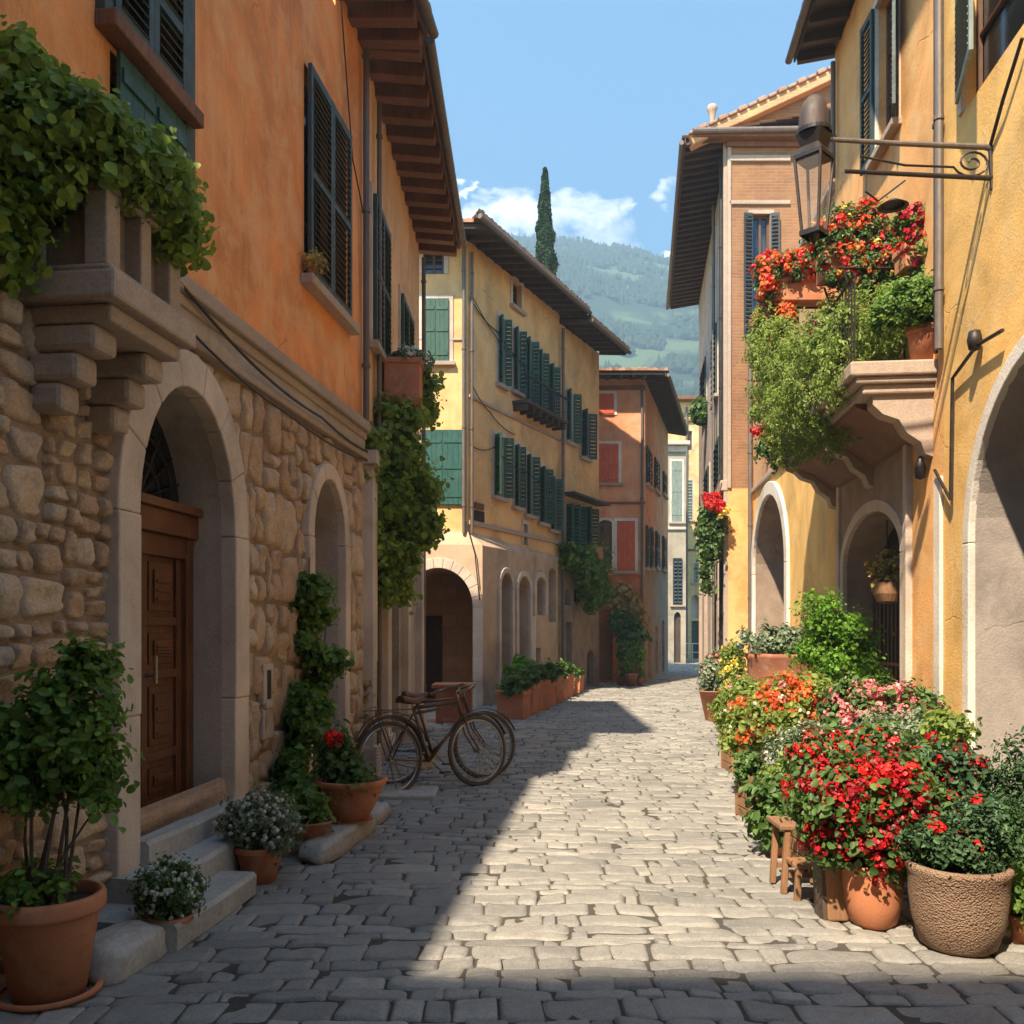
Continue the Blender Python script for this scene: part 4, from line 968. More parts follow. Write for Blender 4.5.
for k in range(30): an = -PI*.9+k*.42; rr = .13*(1-k/34); pts.append(cc+V((rr*1.3*math.cos(an), 0, rr*math.sin(an))))
m.tube(pts, .010, 6); m.tube([(X(990), zb, h1_+.02), (X(992), zb, h2_-.1)], .018, 8); m.tube([(X(990), zb, h1_), tuple(FC.p(sb_-.35, h1_+.22, .05)), tuple(FC.p(sb_-.7, h1_+.50, .05))], .016, 8); m.build('scroll', M['iron'], br)
m = MB(); m.tube([(X(866), zb, h2_+.05), (X(866), zb, h2_-.12), (X(878), zb, h2_-.2), (X(890), zb, h2_-.12), (X(905), zb, h2_-.02)], .010, 6); m.build('hook', M['iron'], br)
m = MB(); m.lathe([(.10, .0), (.13, -.01), (.05, .04), (.001, .05)], (X(893), zb, h2_-.24), 20); m.build('drip_cap', M['iron'], br, smooth=True)
ln = thing('street_lantern', 'old dark street lantern with domed cap at the end of the bracket', 'lantern', (X(814), zb, FC.h(992, 235)))
lx, lz = X(814), zb
k = lambda y: CAMH+(H0-y)*zb/FPX
m = MB(); m.lathe([(.135, k(132)), (.133, k(127)), (.122, k(114)), (.095, k(103)), (.05, k(97)), (.001, k(96))], (lx+.0, lz, 0), 28); m.build('dome', M['darkpipe'], ln, smooth=True)
m = MB(); m.lathe([(.15, k(135)), (.15, k(131)), (.14, k(131))], (lx, lz, 0), 28); m.lathe([(.10, k(152)), (.17, k(135)), (.001, k(134))], (lx, lz, 0), 4); m.lathe([(.185, k(160)), (.185, k(156)), (.12, k(148)), (.10, k(138))], (lx, lz, 0), 4); m.build('hood', M['iron'], ln)
m = MB(); m.lathe([(.10, k(230)), (.165, k(160))], (lx, lz, 0), 4); g_ = newmat('lantern_glass'); g_[2].inputs['Base Color'].default_value = (.35, .28, .22, 1); g_[2].inputs['Transmission Weight'].default_value = .0; g_[2].inputs['Alpha'].default_value = .22; g_[2].inputs['Roughness'].default_value = .2
m.build('glass', g_[0], ln)
m = MB()
for q in range(4):
    an = PI/2*q; m.tube([(lx+.105*math.cos(an), lz+.105*math.sin(an), k(234)), (lx+.17*math.cos(an), lz+.17*math.sin(an), k(159))], .014, 6)
m.lathe([(.13, k(236)), (.13, k(231)), (.001, k(231))], (lx, lz, 0), 4); m.lathe([(.001, k(246)), (.03, k(240)), (.05, k(235))], (lx, lz, 0), 10); m.build('cage', M['iron'], ln)
# --- A: low brick wing with big pointed arch
b = houseA = thing('brick_arch_wing', 'lower yellow and brick wing with one tall open arch', 'house', FR.p(sZ(13.4), 0, 0))
FA = F(*FR.p(sZ(13.4), 0)[:2], *FR.p(sZ(21.3), 0)[:2], tuple(FR.n[:2])); HA = 8.2
oa = op(FA.s(787), FA.s(755), .02, FA.h(769, 496), 1.55); FA.ops.append(oa)
ob2 = op(FA.s(762), FA.s(738), FA.h(750, 470)+.35, FA.h(750, 392), .5); 
m = MB(); wall(m, FA, 0, FA.L, 4.9, HA, []); q = body(b, FA, 0, FA.L, -.05, HA, 5.5, 'x'); n0 = len(m.v); m.v += q.v; m.f += [tuple(i+n0 for i in fc) for fc in q.f]
m.build('upper_wall', M['brickw'], b)
m = MB(); wall(m, FA, 0, FA.L, -.05, 4.9, FA.ops); m.build('lower_wall', M['ochre'], b)
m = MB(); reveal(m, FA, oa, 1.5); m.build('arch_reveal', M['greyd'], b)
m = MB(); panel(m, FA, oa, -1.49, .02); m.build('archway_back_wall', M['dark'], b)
m = MB(); arch_trim(m, FA, oa, .28, .06, nb=1, jh=5, gap=0); m.build('arch_trim', M['whitetrim'], b, bevel=.015)
m = MB(); strip(m, FA, 0, FA.L, 4.84, 4.95, -.01, .06); strip(m, FA, 0, FA.L, HA, HA+.14, -.4, .1); m.build('string_course', M['carved'], b, bevel=.02)
m = MB(); q = op(FA.L*.45, FA.L*.72, 5.2, 7.6, .9); panel(m, FA, q, .02); m.build('blind_arch', M['greyd'], b); m = MB(); arch_trim(m, FA, q, .12, .05, nb=9, jh=.4); m.build('blind_arch_trim', M['brick'], b)
downpipe(b, FA, FA.L-.25, .1, HA, .08, .05)
# --- D: brick gable house
b = houseD = thing('brick_gable_house', 'tall brick gable house with dark shutters and deep boarded eave', 'house', (5.04, 21.3, 0))
ZD = 21.3; kx = lambda px: (px-512)*ZD/FPX; ky = lambda y: CAMH+(H0-y)*ZD/FPX
DF = F(kx(728), ZD, 9.6, ZD, (0, -1)); DS = F(kx(728), ZD, 6.6, 31.8, (-1, .15)); DS.n.normalize(); DS.n = V((-DS.d.y, DS.d.x, 0)); HD = ky(142)
wd = window(b, DF, DF.s(752), DF.s(770), ky(338), ky(214), 'open', 'navy', ang=14, slat=.09, arch=.0, frame='carved')
for (p0, p1, y0, y1) in ((702.5, 707, 415, 365), (714, 718, 400, 330), (706, 710, 520, 470), (717, 721, 560, 440)):
    window(b, DS, DS.s(p1), DS.s(p0), DS.h((p0+p1)/2, y0), DS.h((p0+p1)/2, y1), 'closed', 'dgreen', slat=.14, frame='trim')
for (p0, p1, y1) in ((704, 708, 610), (714, 719, 585), (721.5, 725.5, 570)):
    DS.ops.append(op(DS.s(p1), DS.s(p0), .02, DS.h((p0+p1)/2, y1), .4))
m = MB(); wall(m, DF, 0, DF.L, 5.0, HD, DF.ops); reveal(m, DF, DF.ops[0], .17); m2 = MB(); wall(m2, DF, 0, DF.L, -.05, 5.0, DF.ops); m2.build('lower_wall', M['ochreo'], b)
pk = kx(728)+6.5; hg = HD+.5*5.2
m.face(V((kx(728), ZD, HD)), V((9.6, ZD, HD)), V((9.6, ZD, hg-.2)), V((kx(728)-.4, ZD, HD+.1)))
m.face(V((9.6, ZD, 0)), V((9.6, 31.8, 0)), V((9.6, 31.8, hg)), V((9.6, ZD, hg))); m.build('gable_wall', M['brick'], b)
m = MB(); wall(m, DS, 0, DS.L, -.05, HD, DS.ops); m.face(V((6.6, 31.8, 0)), V((9.6, 31.8, 0)), V((9.6, 31.8, HD)), V((6.6, 31.8, HD)))
for o in DS.ops: reveal(m, DS, o, .3)
m.build('side_wall', M['grey'], b)  # plain grey chosen to paint in the shaded look of this side
for o in DS.ops[4:]: m = MB(); panel(m, DS, o, -.29); m.build('door', M['darkwood'], b)
for s in (.12, 1.7, 4.0, 6.6, 9.0):
    m = MB(); strip(m, DS, s-.1, s+.1, -.02, 5.0 if s > .2 else HD, -.02, .10); m.build('pilaster', M['carved'], b, bevel=.015)
m = MB(); strip(m, DS, 0, DS.L, 4.95, 5.2, -.02, .18); m.build('string_course', M['carved'], b, bevel=.02)
downpipe(b, DS, .45, .1, HD-.1, .12, .05, 'iron'); downpipe(b, DS, 3.0, .1, HD-.1, .1, .045)
roof(b, DS, -.25, DS.L+.2, HD, 1.02, 4.4, .12, pitch=.35, raf=(.08, .1), mat='darkwood')
# verge boards and moulded pent cornice on the gable
m = MB(); A_ = V((kx(728)-.95, ZD-.25, HD+.02)); B_ = V((9.7, ZD-.25, HD+.5*5.2)); u = (B_-A_).normalized(); m.boxo(A_, u, V((0,1,0)), u.cross(V((0,1,0))), (0, (B_-A_).length), (0, .35), (-.22, 0)); vg = m.build('verge', M['brickw'], b, bevel=.02)
m = MB(); 
for k in range(24):
    q = A_+u*(k*(B_-A_).length/24+.1); m.boxo(q, u, V((0,1,0)), u.cross(V((0,1,0))), (-.1, .1), (-.06, .5), (.0, .07+.03*(k % 2)))
m.build('verge_tile', M['tile'], b, bevel=.02)
m = MB(); m.box((kx(728)-.9, 9.6), (ZD-.30, ZD+.02), (HD-.02, HD+.09)); m.box((kx(728)-.05, 9.6), (ZD-.1, ZD+.02), (HD-.14, HD-.02)); m.build('pent_cornice', M['rafter'], b, bevel=.015)
m = MB(); m.tube([(kx(690), ZD-.33, HD+.08), (kx(835), ZD-.33, HD+.14)], .07, 10); m.build('gutter', M['pipe'], b)
m = MB(); m.box((kx(728)+.02, kx(790)), (ZD-.06, ZD+.01), (ky(162), ky(156))); m.box((kx(728)+.02, kx(790)), (ZD-.05, ZD+.01), (ky(205), ky(201))); m.box((kx(728)-.02, kx(728)+.07), (ZD-.05, ZD+.01), (5.0, HD-.14)); m.build('brick_band', M['carved'], b, bevel=.015)
fn = MB(); fx = kx(714); fn.lathe([(.06, 0), (.09, .1), (.05, .25), (.10, .45), (.13, .52), (.10, .60), (.001, .62)], (fx, ZD+.2, ky(126)), 14); fn.build('chimney_pot', M['carved'], b, smooth=True)
m = MB(); zz = 15.3; m.box(((793-512)*zz/FPX, (793-512)*zz/FPX+.0001), (zz, zz+.0001), (0, .0001))
# ================================================================== climbing plants on the left
def vine(label, blobs, n, ls, mat, stems, loc, name='climbing_vine', clump=.07, aspect=.95, fl=None, per=24, up=.25, cat='vine', droop=.3, parent_group=None):
    t = thing(name, label, cat, loc)
    m = MB()
    for s in stems: m.tube(s, [.014-.009*i/max(1, len(s)-1) for i in range(len(s))], 6)
    m.build('stem', M['bark'], t)
    pp, nn = scatter(blobs, n, clump, per, up)
    leaves('foliage', pp, nn, ls, M[mat], t, aspect, droop=droop)
    if fl:
        for (k, head, fm, ps, bl) in fl: pp, nn = flowers(bl, k, head); leaves('flowers', pp, nn, ps, M[fm], t, .95, .12)
    return t
def bp(px, py, Z, rx, ry, rz, w=None):
    c = P(px, py, Z); return (tuple(c), (rx*Z/FPX, ry, rz*Z/FPX))+((w,) if w else ())
vine('thick trailing ivy spilling over the stone balcony box', [bp(25, 128, 4.15, 42, .2, 40), bp(80, 135, 4.3, 48, .22, 32), bp(130, 172, 4.55, 36, .2, 27), bp(162, 195, 4.8, 28, .2, 32), bp(178, 225, 4.95, 18, .15, 28), bp(30, 175, 4.2, 40, .15, 45), bp(8, 230, 4.15, 18, .1, 45), bp(100, 170, 4.4, 45, .18, 18), bp(25, 80, 4.15, 20, .15, 25)],
     17000, .044, 'ivy', [[FL.p(.9, 3.95, .1), FL.p(1.1, 4.1, .3), FL.p(1.5, 3.9, .45)], [FL.p(.5, 3.9, .1), FL.p(.6, 4.2, .2), FL.p(.7, 4.4, .1)]], tuple(FL.p(.8, 3.8, .2)), clump=.075)
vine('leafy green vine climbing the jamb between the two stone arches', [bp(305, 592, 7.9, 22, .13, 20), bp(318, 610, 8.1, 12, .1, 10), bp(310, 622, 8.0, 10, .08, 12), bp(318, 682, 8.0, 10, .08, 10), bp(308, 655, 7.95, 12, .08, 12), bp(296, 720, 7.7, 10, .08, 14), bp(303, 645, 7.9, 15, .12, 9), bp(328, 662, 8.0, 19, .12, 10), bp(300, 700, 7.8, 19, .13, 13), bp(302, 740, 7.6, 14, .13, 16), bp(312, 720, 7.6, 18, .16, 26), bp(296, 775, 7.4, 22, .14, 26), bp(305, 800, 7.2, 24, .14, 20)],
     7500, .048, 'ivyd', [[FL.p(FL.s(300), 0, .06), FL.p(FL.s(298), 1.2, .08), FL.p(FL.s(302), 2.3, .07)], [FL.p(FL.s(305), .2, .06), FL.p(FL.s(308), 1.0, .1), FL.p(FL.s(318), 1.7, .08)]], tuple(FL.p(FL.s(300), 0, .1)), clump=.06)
vine('bright green vine hanging in a thick curtain below the terracotta window box', [bp(388, 422, 10.9, 28, .25, 18), bp(366, 450, 10.3, 20, .16, 16), bp(398, 462, 10.9, 28, .28, 20), bp(424, 490, 11.1, 14, .2, 16), bp(415, 525, 11.0, 24, .22, 22), bp(380, 500, 10.6, 26, .22, 22), bp(372, 545, 10.5, 18, .18, 22), bp(400, 560, 10.8, 17, .2, 20), bp(380, 590, 10.6, 13, .14, 18), bp(428, 400, 11.4, 7, .12, 30), bp(405, 590, 11.1, 7, .1, 12), bp(360, 478, 10.2, 11, .1, 14)],
     15000, .062, 'ivy', [[FB.p(1.3, 4.4, .3), FB.p(1.3, 3.4, .35), FB.p(1.1, 2.2, .25)], [FB.p(1.5, 4.4, .4), FB.p(1.6, 3.0, .4)]], tuple(FB.p(1.3, 4.2, .3)), clump=.11)
vine('thin yellowish creeper on the pilaster behind the bicycles', [bp(368, 690, 10.1, 5, .06, 22), bp(366, 715, 10.1, 6, .06, 12)], 500, .045, 'wheat', [[FB.p(.28, .3, .13), FB.p(.25, 1.3, .13)]], tuple(FB.p(.25, .3, .14)), clump=.05)
# terracotta window box
tb = thing('window_box', 'terracotta window box hung high on the peach house wall', 'flower box', FB.p(1.1, 4.5, .2))
c0 = P(384, 404, 10.9); c1 = P(420, 357, 10.9); m = MB(); m.box((c0.x, c1.x), (10.9, 11.6), (c0.z, c1.z)); m.box((c0.x-.02, c1.x+.02), (10.88, 11.62), (c1.z-.07, c1.z+.001)); m.box((c0.x-.015, c1.x+.015), (10.885, 11.61), (c0.z-.02, c0.z+.03)); m.build('box', M['terra'], tb, bevel=.012)
m = MB(); m.box((c0.x-.3, c1.x), (11.0, 11.04), (c0.z-.07, c0.z-.02)); m.box((c0.x-.3, c1.x), (11.45, 11.49), (c0.z-.07, c0.z-.02)); m.build('bracket', M['iron'], tb)
pp, nn = scatter([((c0.x+.25, 11.2, c1.z+.03), (.27, .35, .10))], 1300, .05); leaves('foliage', pp, nn, .05, M['sage'], tb)
pp, nn = flowers([((c0.x+.33, 11.1, c1.z+.06), (.16, .25, .08))], 16, .05, 14); leaves('flowers', pp, nn, .035, M['f_white'], tb, .95, .12)
t = potted('small sill pot of yellow flowers under the closed louvred shutters', 'plant', FL.p(FL.s(304), 4.84, .07), .06, .08, [(0, 0, .04, .08, .08, .06)], 'wheat', 250, .03, fl=[(9, .03, 'f_yellow', .02)], stems=2)
# ================================================================== potted plants, left side
G_ = lambda px, Z: (px-512)*Z/FPX
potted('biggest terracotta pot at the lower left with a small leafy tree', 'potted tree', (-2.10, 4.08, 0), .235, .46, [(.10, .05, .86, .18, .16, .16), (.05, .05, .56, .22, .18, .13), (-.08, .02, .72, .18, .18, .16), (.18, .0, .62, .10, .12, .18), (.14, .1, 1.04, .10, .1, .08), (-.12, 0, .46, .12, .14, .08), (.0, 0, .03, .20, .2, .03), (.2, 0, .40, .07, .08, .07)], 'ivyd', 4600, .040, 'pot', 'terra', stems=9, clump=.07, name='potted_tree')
m = MB(); m.lathe([(.17, -.0), (.225, .012), (.23, .035), (.2, .03)], (-2.10, 4.08, .0), 32)
o = m.build('pot_saucer', M['terra'], None, smooth=True, loc=(-2.10, 4.08, 0)); tag(o, 'terracotta saucer under the biggest pot at lower left', 'saucer')
potted('small round bush with tiny white blossoms in a low terracotta pot by the door steps', 'plant', (-1.80, 4.75, 0), .115, .15, [(0, 0, .13, .16, .16, .14)], 'geran', 3400, .022, 'pot', 'terra', fl=[(150, .010, 'f_white', .012)], clump=.03, aspect=.5)
potted('grey green bush with white blossoms in a terracotta pot right of the door steps', 'plant', (-1.66, 5.92, 0), .16, .24, [(0, 0, .17, .22, .2, .17), (.12, -.02, .08, .15, .15, .16), (-.08, 0, .12, .14, .15, .13)], 'sage', 5200, .030, 'pot', 'terra', fl=[(220, .012, 'f_white', .014)], clump=.04, aspect=.45)
bowl = potted('wide terracotta bowl with leafy geranium and one red bloom on the kerb stone', 'plant', (-1.27, 7.12, .15), .27, .33, [(-.10, -.05, .12, .14, .12, .10), (.02, -.12, .02, .12, .1, .10), (-.14, 0, .26, .10, .1, .1)], 'geran', 1700, .045, 'bowl', 'terra', stems=5)
pp, nn = flowers([((-1.40, 7.0, .80), (.07, .06, .05))], 6, .035, 20); leaves('flowers', pp, nn, .03, M['f_red'], bowl, .95, .12)
potted('shallow terracotta dish behind the kerb stone under the jamb vine', 'plant', (-1.50, 6.62, .12), .19, .14, [(-.05, .02, .06, .16, .14, .10)], 'ivyd', 900, .045, 'bowl', 'terrad', stems=2)
# ================================================================== bicycles
def bike():
    t = thing('bicycle', 'old brown bicycle with rear rack leaning in front of the peach house', 'bicycle', (0, 0, 0), 'old bicycles by the left wall')
    R_ = .36; W = 1.08
    for k, x in enumerate((0, W)):
        m = MB(); m.tube([(x+R_*math.cos(2*PI*i/40), 0, R_+R_*math.sin(2*PI*i/40)) for i in range(41)], .020, 8, cap=False); w = m.build('wheel', M['tyre'], t, smooth=True)
        m = MB(); m.tube([(x+(R_-.03)*math.cos(2*PI*i/40), 0, R_+(R_-.03)*math.sin(2*PI*i/40)) for i in range(41)], .012, 6, cap=False)
        for i in range(28):
            an = 2*PI*i/28; m.tube([(x+.02*math.cos(an+.5), .02*(-1)**i, R_+.02*math.sin(an+.5)), (x+(R_-.03)*math.cos(an), 0, R_+(R_-.03)*math.sin(an))], .0022, 4, cap=False)
        m.build('rim', M['steel'], w)
        m = MB(); m.tube([(x, -.05, R_), (x, .05, R_)], .022, 10); m.build('hub', M['steel'], w)
        m = MB(); a0, a1 = ((.15, 2.9) if k == 0 else (.35, 2.7)); n = 14
        pts = [(x+(R_+.045)*math.cos(a0+(a1-a0)*i/n), R_+(R_+.045)*math.sin(a0+(a1-a0)*i/n)) for i in range(n+1)]
        for (p, q) in zip(pts, pts[1:]): m.face((p[0], -.028, p[1]), (q[0], -.028, q[1]), (q[0], 0, q[1]+.012), (p[0], 0, p[1]+.012)); m.face((p[0], 0, p[1]+.012), (q[0], 0, q[1]+.012), (q[0], .028, q[1]), (p[0], .028, p[1]))
        m.build('mudguard', M['bikeframe'], t, smooth=True)
    bb, st, hd, hd2 = (.46, 0, .30), (.30, 0, .86), (.86, 0, .90), (.90, 0, .74)
    m = MB(); r = .0155
    for a, c in ((bb, st), (st, hd), (bb, hd2), ((.31, 0, .80), (.87, 0, .86))): m.tube([a, c], r, 8)
    for sy in (-.045, .045): m.tube([bb, (0, sy, R_)], .010, 6); m.tube([(.31, 0, .82), (0, sy, R_)], .009, 6)
    m.tube([hd, hd2], .019, 8); m.build('frame', M['bikeframe'], t, smooth=True)
    m = MB()
    for sy in (-.045, .045): m.tube([(.905, sy*.6, .73), (.95, sy, .55), (W, sy, R_)], .010, 6)
    m.build('fork', M['bikeframe'], t)
    m = MB(); m.tube([hd, (.845, 0, 1.0), (.90, 0, 1.03)], .012, 8)
    m.tube([(.72, -.27, 1.0), (.80, -.27, 1.02), (.92, -.2, 1.06), (.90, 0, 1.03), (.92, .2, 1.06), (.80, .27, 1.02), (.72, .27, 1.0)], .011, 8); hb = m.build('handlebar', M['steel'], t, smooth=True)
    m = MB()
    for sy in (-.27, .27): m.tube([(.80, sy, 1.02), (.68, sy, .985)], .017, 8)
    m.build('grip', M['leather'], hb)
    m = MB(); m.tube([(.30, 0, .86), (.285, 0, .94)], .012, 8); sp = m.build('seat_post', M['steel'], t)
    m = MB(); K = 12
    for i in range(K+1):
        x = .15+.28*i/K; w = .085*(1-i/K)**.8+.018
        for j in range(7): a = -1+2*j/6; m.v.append((x, a*w, .955+.02*(1-a*a)+.015*math.cos(i/K*5)-.015*abs(a)**3*2))
    for i in range(K):
        for j in range(6): q = i*7+j; m.f.append((q, q+7, q+8, q+1))
    o = m.build('saddle', M['leather'], t, smooth=True); md = o.modifiers.new('s', 'SOLIDIFY'); md.thickness = .03
    m = MB()
    for sy in (-.07, 0, .07): m.tube([(-.28, sy, .79), (.24, sy, .79)], .006, 6)
    for x in (-.28, -.1, .08, .24): m.tube([(x, -.07, .79), (x, .07, .79)], .006, 6)
    for sy in (-.06, .06): m.tube([(-.15, sy, .79), (0, sy*.9, R_)], .006, 6)
    m.build('rear_rack', M['bikeframe'], t)
    m = MB(); m.lathe([(.001, -.005), (.09, -.005), (.09, .005), (.001, .005)], (0,0,0), 24); m.v = [(bb[0]+v[0], .03+v[2], bb[2]+v[1]) for v in m.v]
    m.tube([(bb[0], -.06, bb[2]), (bb[0]+.12, -.06, bb[2]-.12)], .009, 6); m.tube([(bb[0], .06, bb[2]), (bb[0]-.12, .06, bb[2]+.12)], .009, 6)
    m.tube([(bb[0]+.0, .03, bb[2]+.09), (0, .03, R_+.035)], .005, 4); m.tube([(bb[0]+.0, .03, bb[2]-.09), (0, .03, R_-.035)], .005, 4); cr = m.build('crank', M['steel'], t)
    m = MB(); m.box((bb[0]+.08, bb[0]+.17), (-.14, -.06), (bb[2]-.13, bb[2]-.11)); m.build('pedal', M['tyre'], cr); m = MB(); m.box((bb[0]-.17, bb[0]-.08), (.06, .14), (bb[2]+.11, bb[2]+.13)); m.build('pedal', M['tyre'], cr)
    m = MB(); m.tube([(.02, .05, R_), (.14, .12, .0)], .007, 6); m.build('kickstand', M['steel'], t)
    return t
bk = bike(); bk.location = (-1.20, 8.95, .0); bk.rotation_euler = (math.radians(-5), 0, math.radians(38)); bk['label'] = 'nearer old brown bicycle with thin spoked wheels'
b2 = copy_tree(bk); b2.location = (-1.28, 9.65, 0); b2.rotation_euler = (math.radians(-6), 0, math.radians(24)); b2['label'] = 'farther old bicycle behind the nearer one, its handlebar showing above'
# low stone slab under the bicycles
m = MB(); m.box((-1.55, -.75), (8.75, 9.3), (-.03, .045)); o = m.build('paving_slab', M['step'], None, bevel=.02, loc=(-1.2, 9, 0)); tag(o, 'low stone slab beneath the nearer bicycle wheel', 'slab')
# low wall end + terracotta planters along the cream house
def planter():
    t = thing('planter_box', 'square terracotta planter with low green plants along the arcade wall', 'planter', (0,0,0), 'terracotta planters along the arcade')
    m = MB(); w = .24; h = .5
    for (x0, x1, y0, y1) in ((-w, w, -w, -w+.04), (-w, w, w-.04, w), (-w, -w+.04, -w+.04, w-.04), (w-.04, w, -w+.04, w-.04)): m.box((x0, x1), (y0, y1), (0, h))
    m.box((-w-.02, w+.02), (-w-.02, -w+.045), (h-.08, h+.01)); m.box((-w-.02, w+.02), (w-.045, w+.02), (h-.08, h+.01)); m.box((-w-.02, -w+.045), (-w+.045, w-.045), (h-.08, h+.01)); m.box((w-.045, w+.02), (-w+.045, w-.045), (h-.08, h+.01)); m.build('box', M['terra'], t, bevel=.01)
    m = MB(); m.box((-w+.03, w-.03), (-w+.03, w-.03), (.3, h-.04)); m.build('soil', M['soil'], t)
    pp, nn = scatter([((0, 0, h+.06), (.27, .27, .16)), ((.1, -.1, h+.12), (.15, .15, .15))], 1500, .06); leaves('foliage', pp, nn, .06, M['geran'], t)
    return t
pl = planter(); labs = ['nearest', 'second nearest', 'third', 'fourth', 'fifth', 'sixth', 'seventh', 'eighth', 'farthest']
for i in range(9):
    z = 16.9+i*.87; x = (G_(514, 16.9)+.0)+i*(G_(574, 23.9)-G_(514, 16.9))/8*.98
    o = pl if i == 0 else copy_tree(pl); o.location = (x, z, 0); o.rotation_euler = (0, 0, -.35+R.uniform(-.1, .1)); s = R.uniform(.9, 1.12); o.scale = (s, s, s*R.uniform(.85, 1.15)); o['label'] = '%s terracotta planter in the row of leafy planters along the arcade' % labs[i]
m = MB(); m.box((-1.35, -.72), (15.9, 16.5), (0, .62)); m.box((-1.42, -.66), (15.83, 16.57), (.62, .69)); o = m.build('low_stone_wall', M['terrad'], None, bevel=.015, loc=(-1.1, 16.2, 0)); tag(o, 'low reddish masonry block with stone cap behind the bicycles', 'low wall')
t = potted('tall tufted plant by the arcade piers in front of the first narrow arch', 'plant', (G_(522, 19.5), 19.5, 0), .2, .4, [(0, 0, .3, .3, .25, .35)], 'bright', 1400, .08)
# plants on the shuttered house and the red house
vine('green window garden hanging below the grey green shutters', [bp(570, 556, 24.2, 10, .35, 10), bp(584, 565, 24.5, 12, .35, 16), bp(597, 562, 25.6, 9, .35, 14), bp(592, 590, 25.2, 8, .25, 18), bp(603, 590, 26.2, 5, .2, 14)], 5000, .11, 'ivyd', [[FT.p(1, 3.9, .1), FT.p(1.3, 3.4, .4)]], tuple(FT.p(1, 3.7, .2)), clump=.14)
m = MB(); m.box((0, .4), (-.2, .2), (0, .35)); m.v = [tuple(V(v)+P(588, 560, 24.9)) for v in m.v]; o = m.build('hanging_pot', M['terra'], None, bevel=.03, loc=tuple(P(588, 560, 24.9))); tag(o, 'small terracotta pot among the hanging window garden greenery', 'pot')
vine('russet creeper over the doorway of the red corner house', [bp(622, 598, 27.9, 10, .3, 10), bp(630, 612, 27.8, 10, .3, 12)], 2600, .12, 'wheat', [[V((3.5, 28.2, 0)), V((3.5, 28.1, 2.8))]], (3.5, 28.3, 0), clump=.15)
vine('green creeper hanging from the awning of the red corner house', [bp(622, 622, 27.6, 12, .35, 7), bp(632, 636, 27.4, 12, .35, 9)], 2200, .12, 'geran', [[V((3.6, 28.1, 0)), V((3.6, 27.9, 2.0))]], (3.6, 28.1, 0), clump=.15)
potted('round clipped shrub in a dark pot by the red corner house', 'shrub', (G_(631, 26.6), 26.6, 0), .22, .38, [(0, 0, .5, .40, .38, .42)], 'ivyd', 3000, .07, 'pot', 'terrad', stems=3, name='potted_shrub')
potted('small pot of red flowers beside the round shrub near the red house', 'plant', (G_(621, 26.9), 26.9, 0), .18, .25, [(0, 0, .1, .25, .2, .12)], 'ivyd', 600, .07, fl=[(16, .06, 'f_orange', .05)])
potted('tiny dark pot by the drain at the corner of the red house', 'plant', (G_(640, 26.7), 26.7, 0), .12, .25, [(0, 0, .08, .14, .14, .1)], 'ivyd', 300, .06, pmat='terrad')
# ================================================================== balcony flowers (right)
def box_planter(label, c, w, d, h, mat='terra', rz=0, fol=None, fm='geran', n=3000, ls=.045, fl=(), name='flower_box', clump=.06):
    t = thing(name, label, 'flower box', c); x, y, z = c; u = V((math.cos(rz), math.sin(rz), 0)); v_ = V((-math.sin(rz), math.cos(rz), 0)); Zv = V((0,0,1))
    m = MB(); m.boxo(c, u, v_, Zv, (-w/2, w/2), (-d/2, d/2), (0, h-.02)); m.boxo(c, u, v_, Zv, (-w/2-.02, w/2+.02), (-d/2-.02, d/2+.02), (h-.07, h)); m.build('box', M[mat], t, bevel=.012)
    bl = [((x+b[0], y+b[1], z+h+b[2]), b[3:6]) for b in fol]; pp, nn = scatter(bl, n, clump); leaves('foliage', pp, nn, ls, M[fm], t)
    for (k, head, f_, ps) in fl: pp, nn = flowers(bl, k, head); leaves('flowers', pp, nn, ps, M[f_], t, .95, .12)
    return t
box_planter('long terracotta box of orange red geraniums at the far end of the balcony', (P(805, 304, 12.6).x, 12.6, P(805, 304, 12.6).z), 1.15, .3, .33, fol=[(-.45, -.05, .10, .25, .25, .22), (-.1, -.05, .14, .3, .25, .20), (.3, 0, .2, .3, .25, .25), (-.55, -.1, -.15, .1, .15, .2)], n=4200, ls=.05, fl=[(150, .075, 'f_orange', .042), (50, .08, 'f_red', .045)])
# iron tiered stand carrying boxes
stt = thing('plant_stand', 'dark iron stand lifting the flower boxes above the balcony', 'plant stand', (3.9, 11.5, 4.42)); m = MB()
for (x, y) in ((3.45, 12.4), (4.35, 12.4), (3.75, 10.2), (4.45, 10.2), (3.75, 10.8), (4.4, 10.8)): m.tube([(x if x > 3.9 else 4.0, y, 4.42), (x if x > 3.9 else 4.0, y, 5.0), (x, y, 5.75 if y < 12 else 6.15)], .014, 6)
m.tube([(3.4, 12.6, 6.16), (4.6, 12.6, 6.16)], .016, 6); m.tube([(3.7, 10.2, 5.75), (4.5, 10.2, 5.75)], .016, 6)
for y in (12.4, 10.8, 10.2): m.tube([(4.0, y, 4.44), (4.45, y, 4.44)], .012, 6)
m.tube([(4.2, 10.2, 4.44), (4.2, 12.4, 4.44)], .012, 6); m.build('frame', M['iron'], stt)
box_planter('topmost flower box with red and yellow blooms on dense greenery', (4.08, 10.5, 5.72), .95, .34, .28, fol=[(-.32, 0, .22, .26, .25, .28), (0, 0, .30, .28, .25, .32), (-.2, -.1, -.12, .3, .2, .28), (.2, -.1, -.10, .3, .2, .28), (.05, -.1, -.28, .34, .2, .22)], fm='geran', n=9500, ls=.042, fl=[(80, .07, 'f_red', .036), (60, .055, 'f_orange', .034), (40, .05, 'f_yellow', .028)])
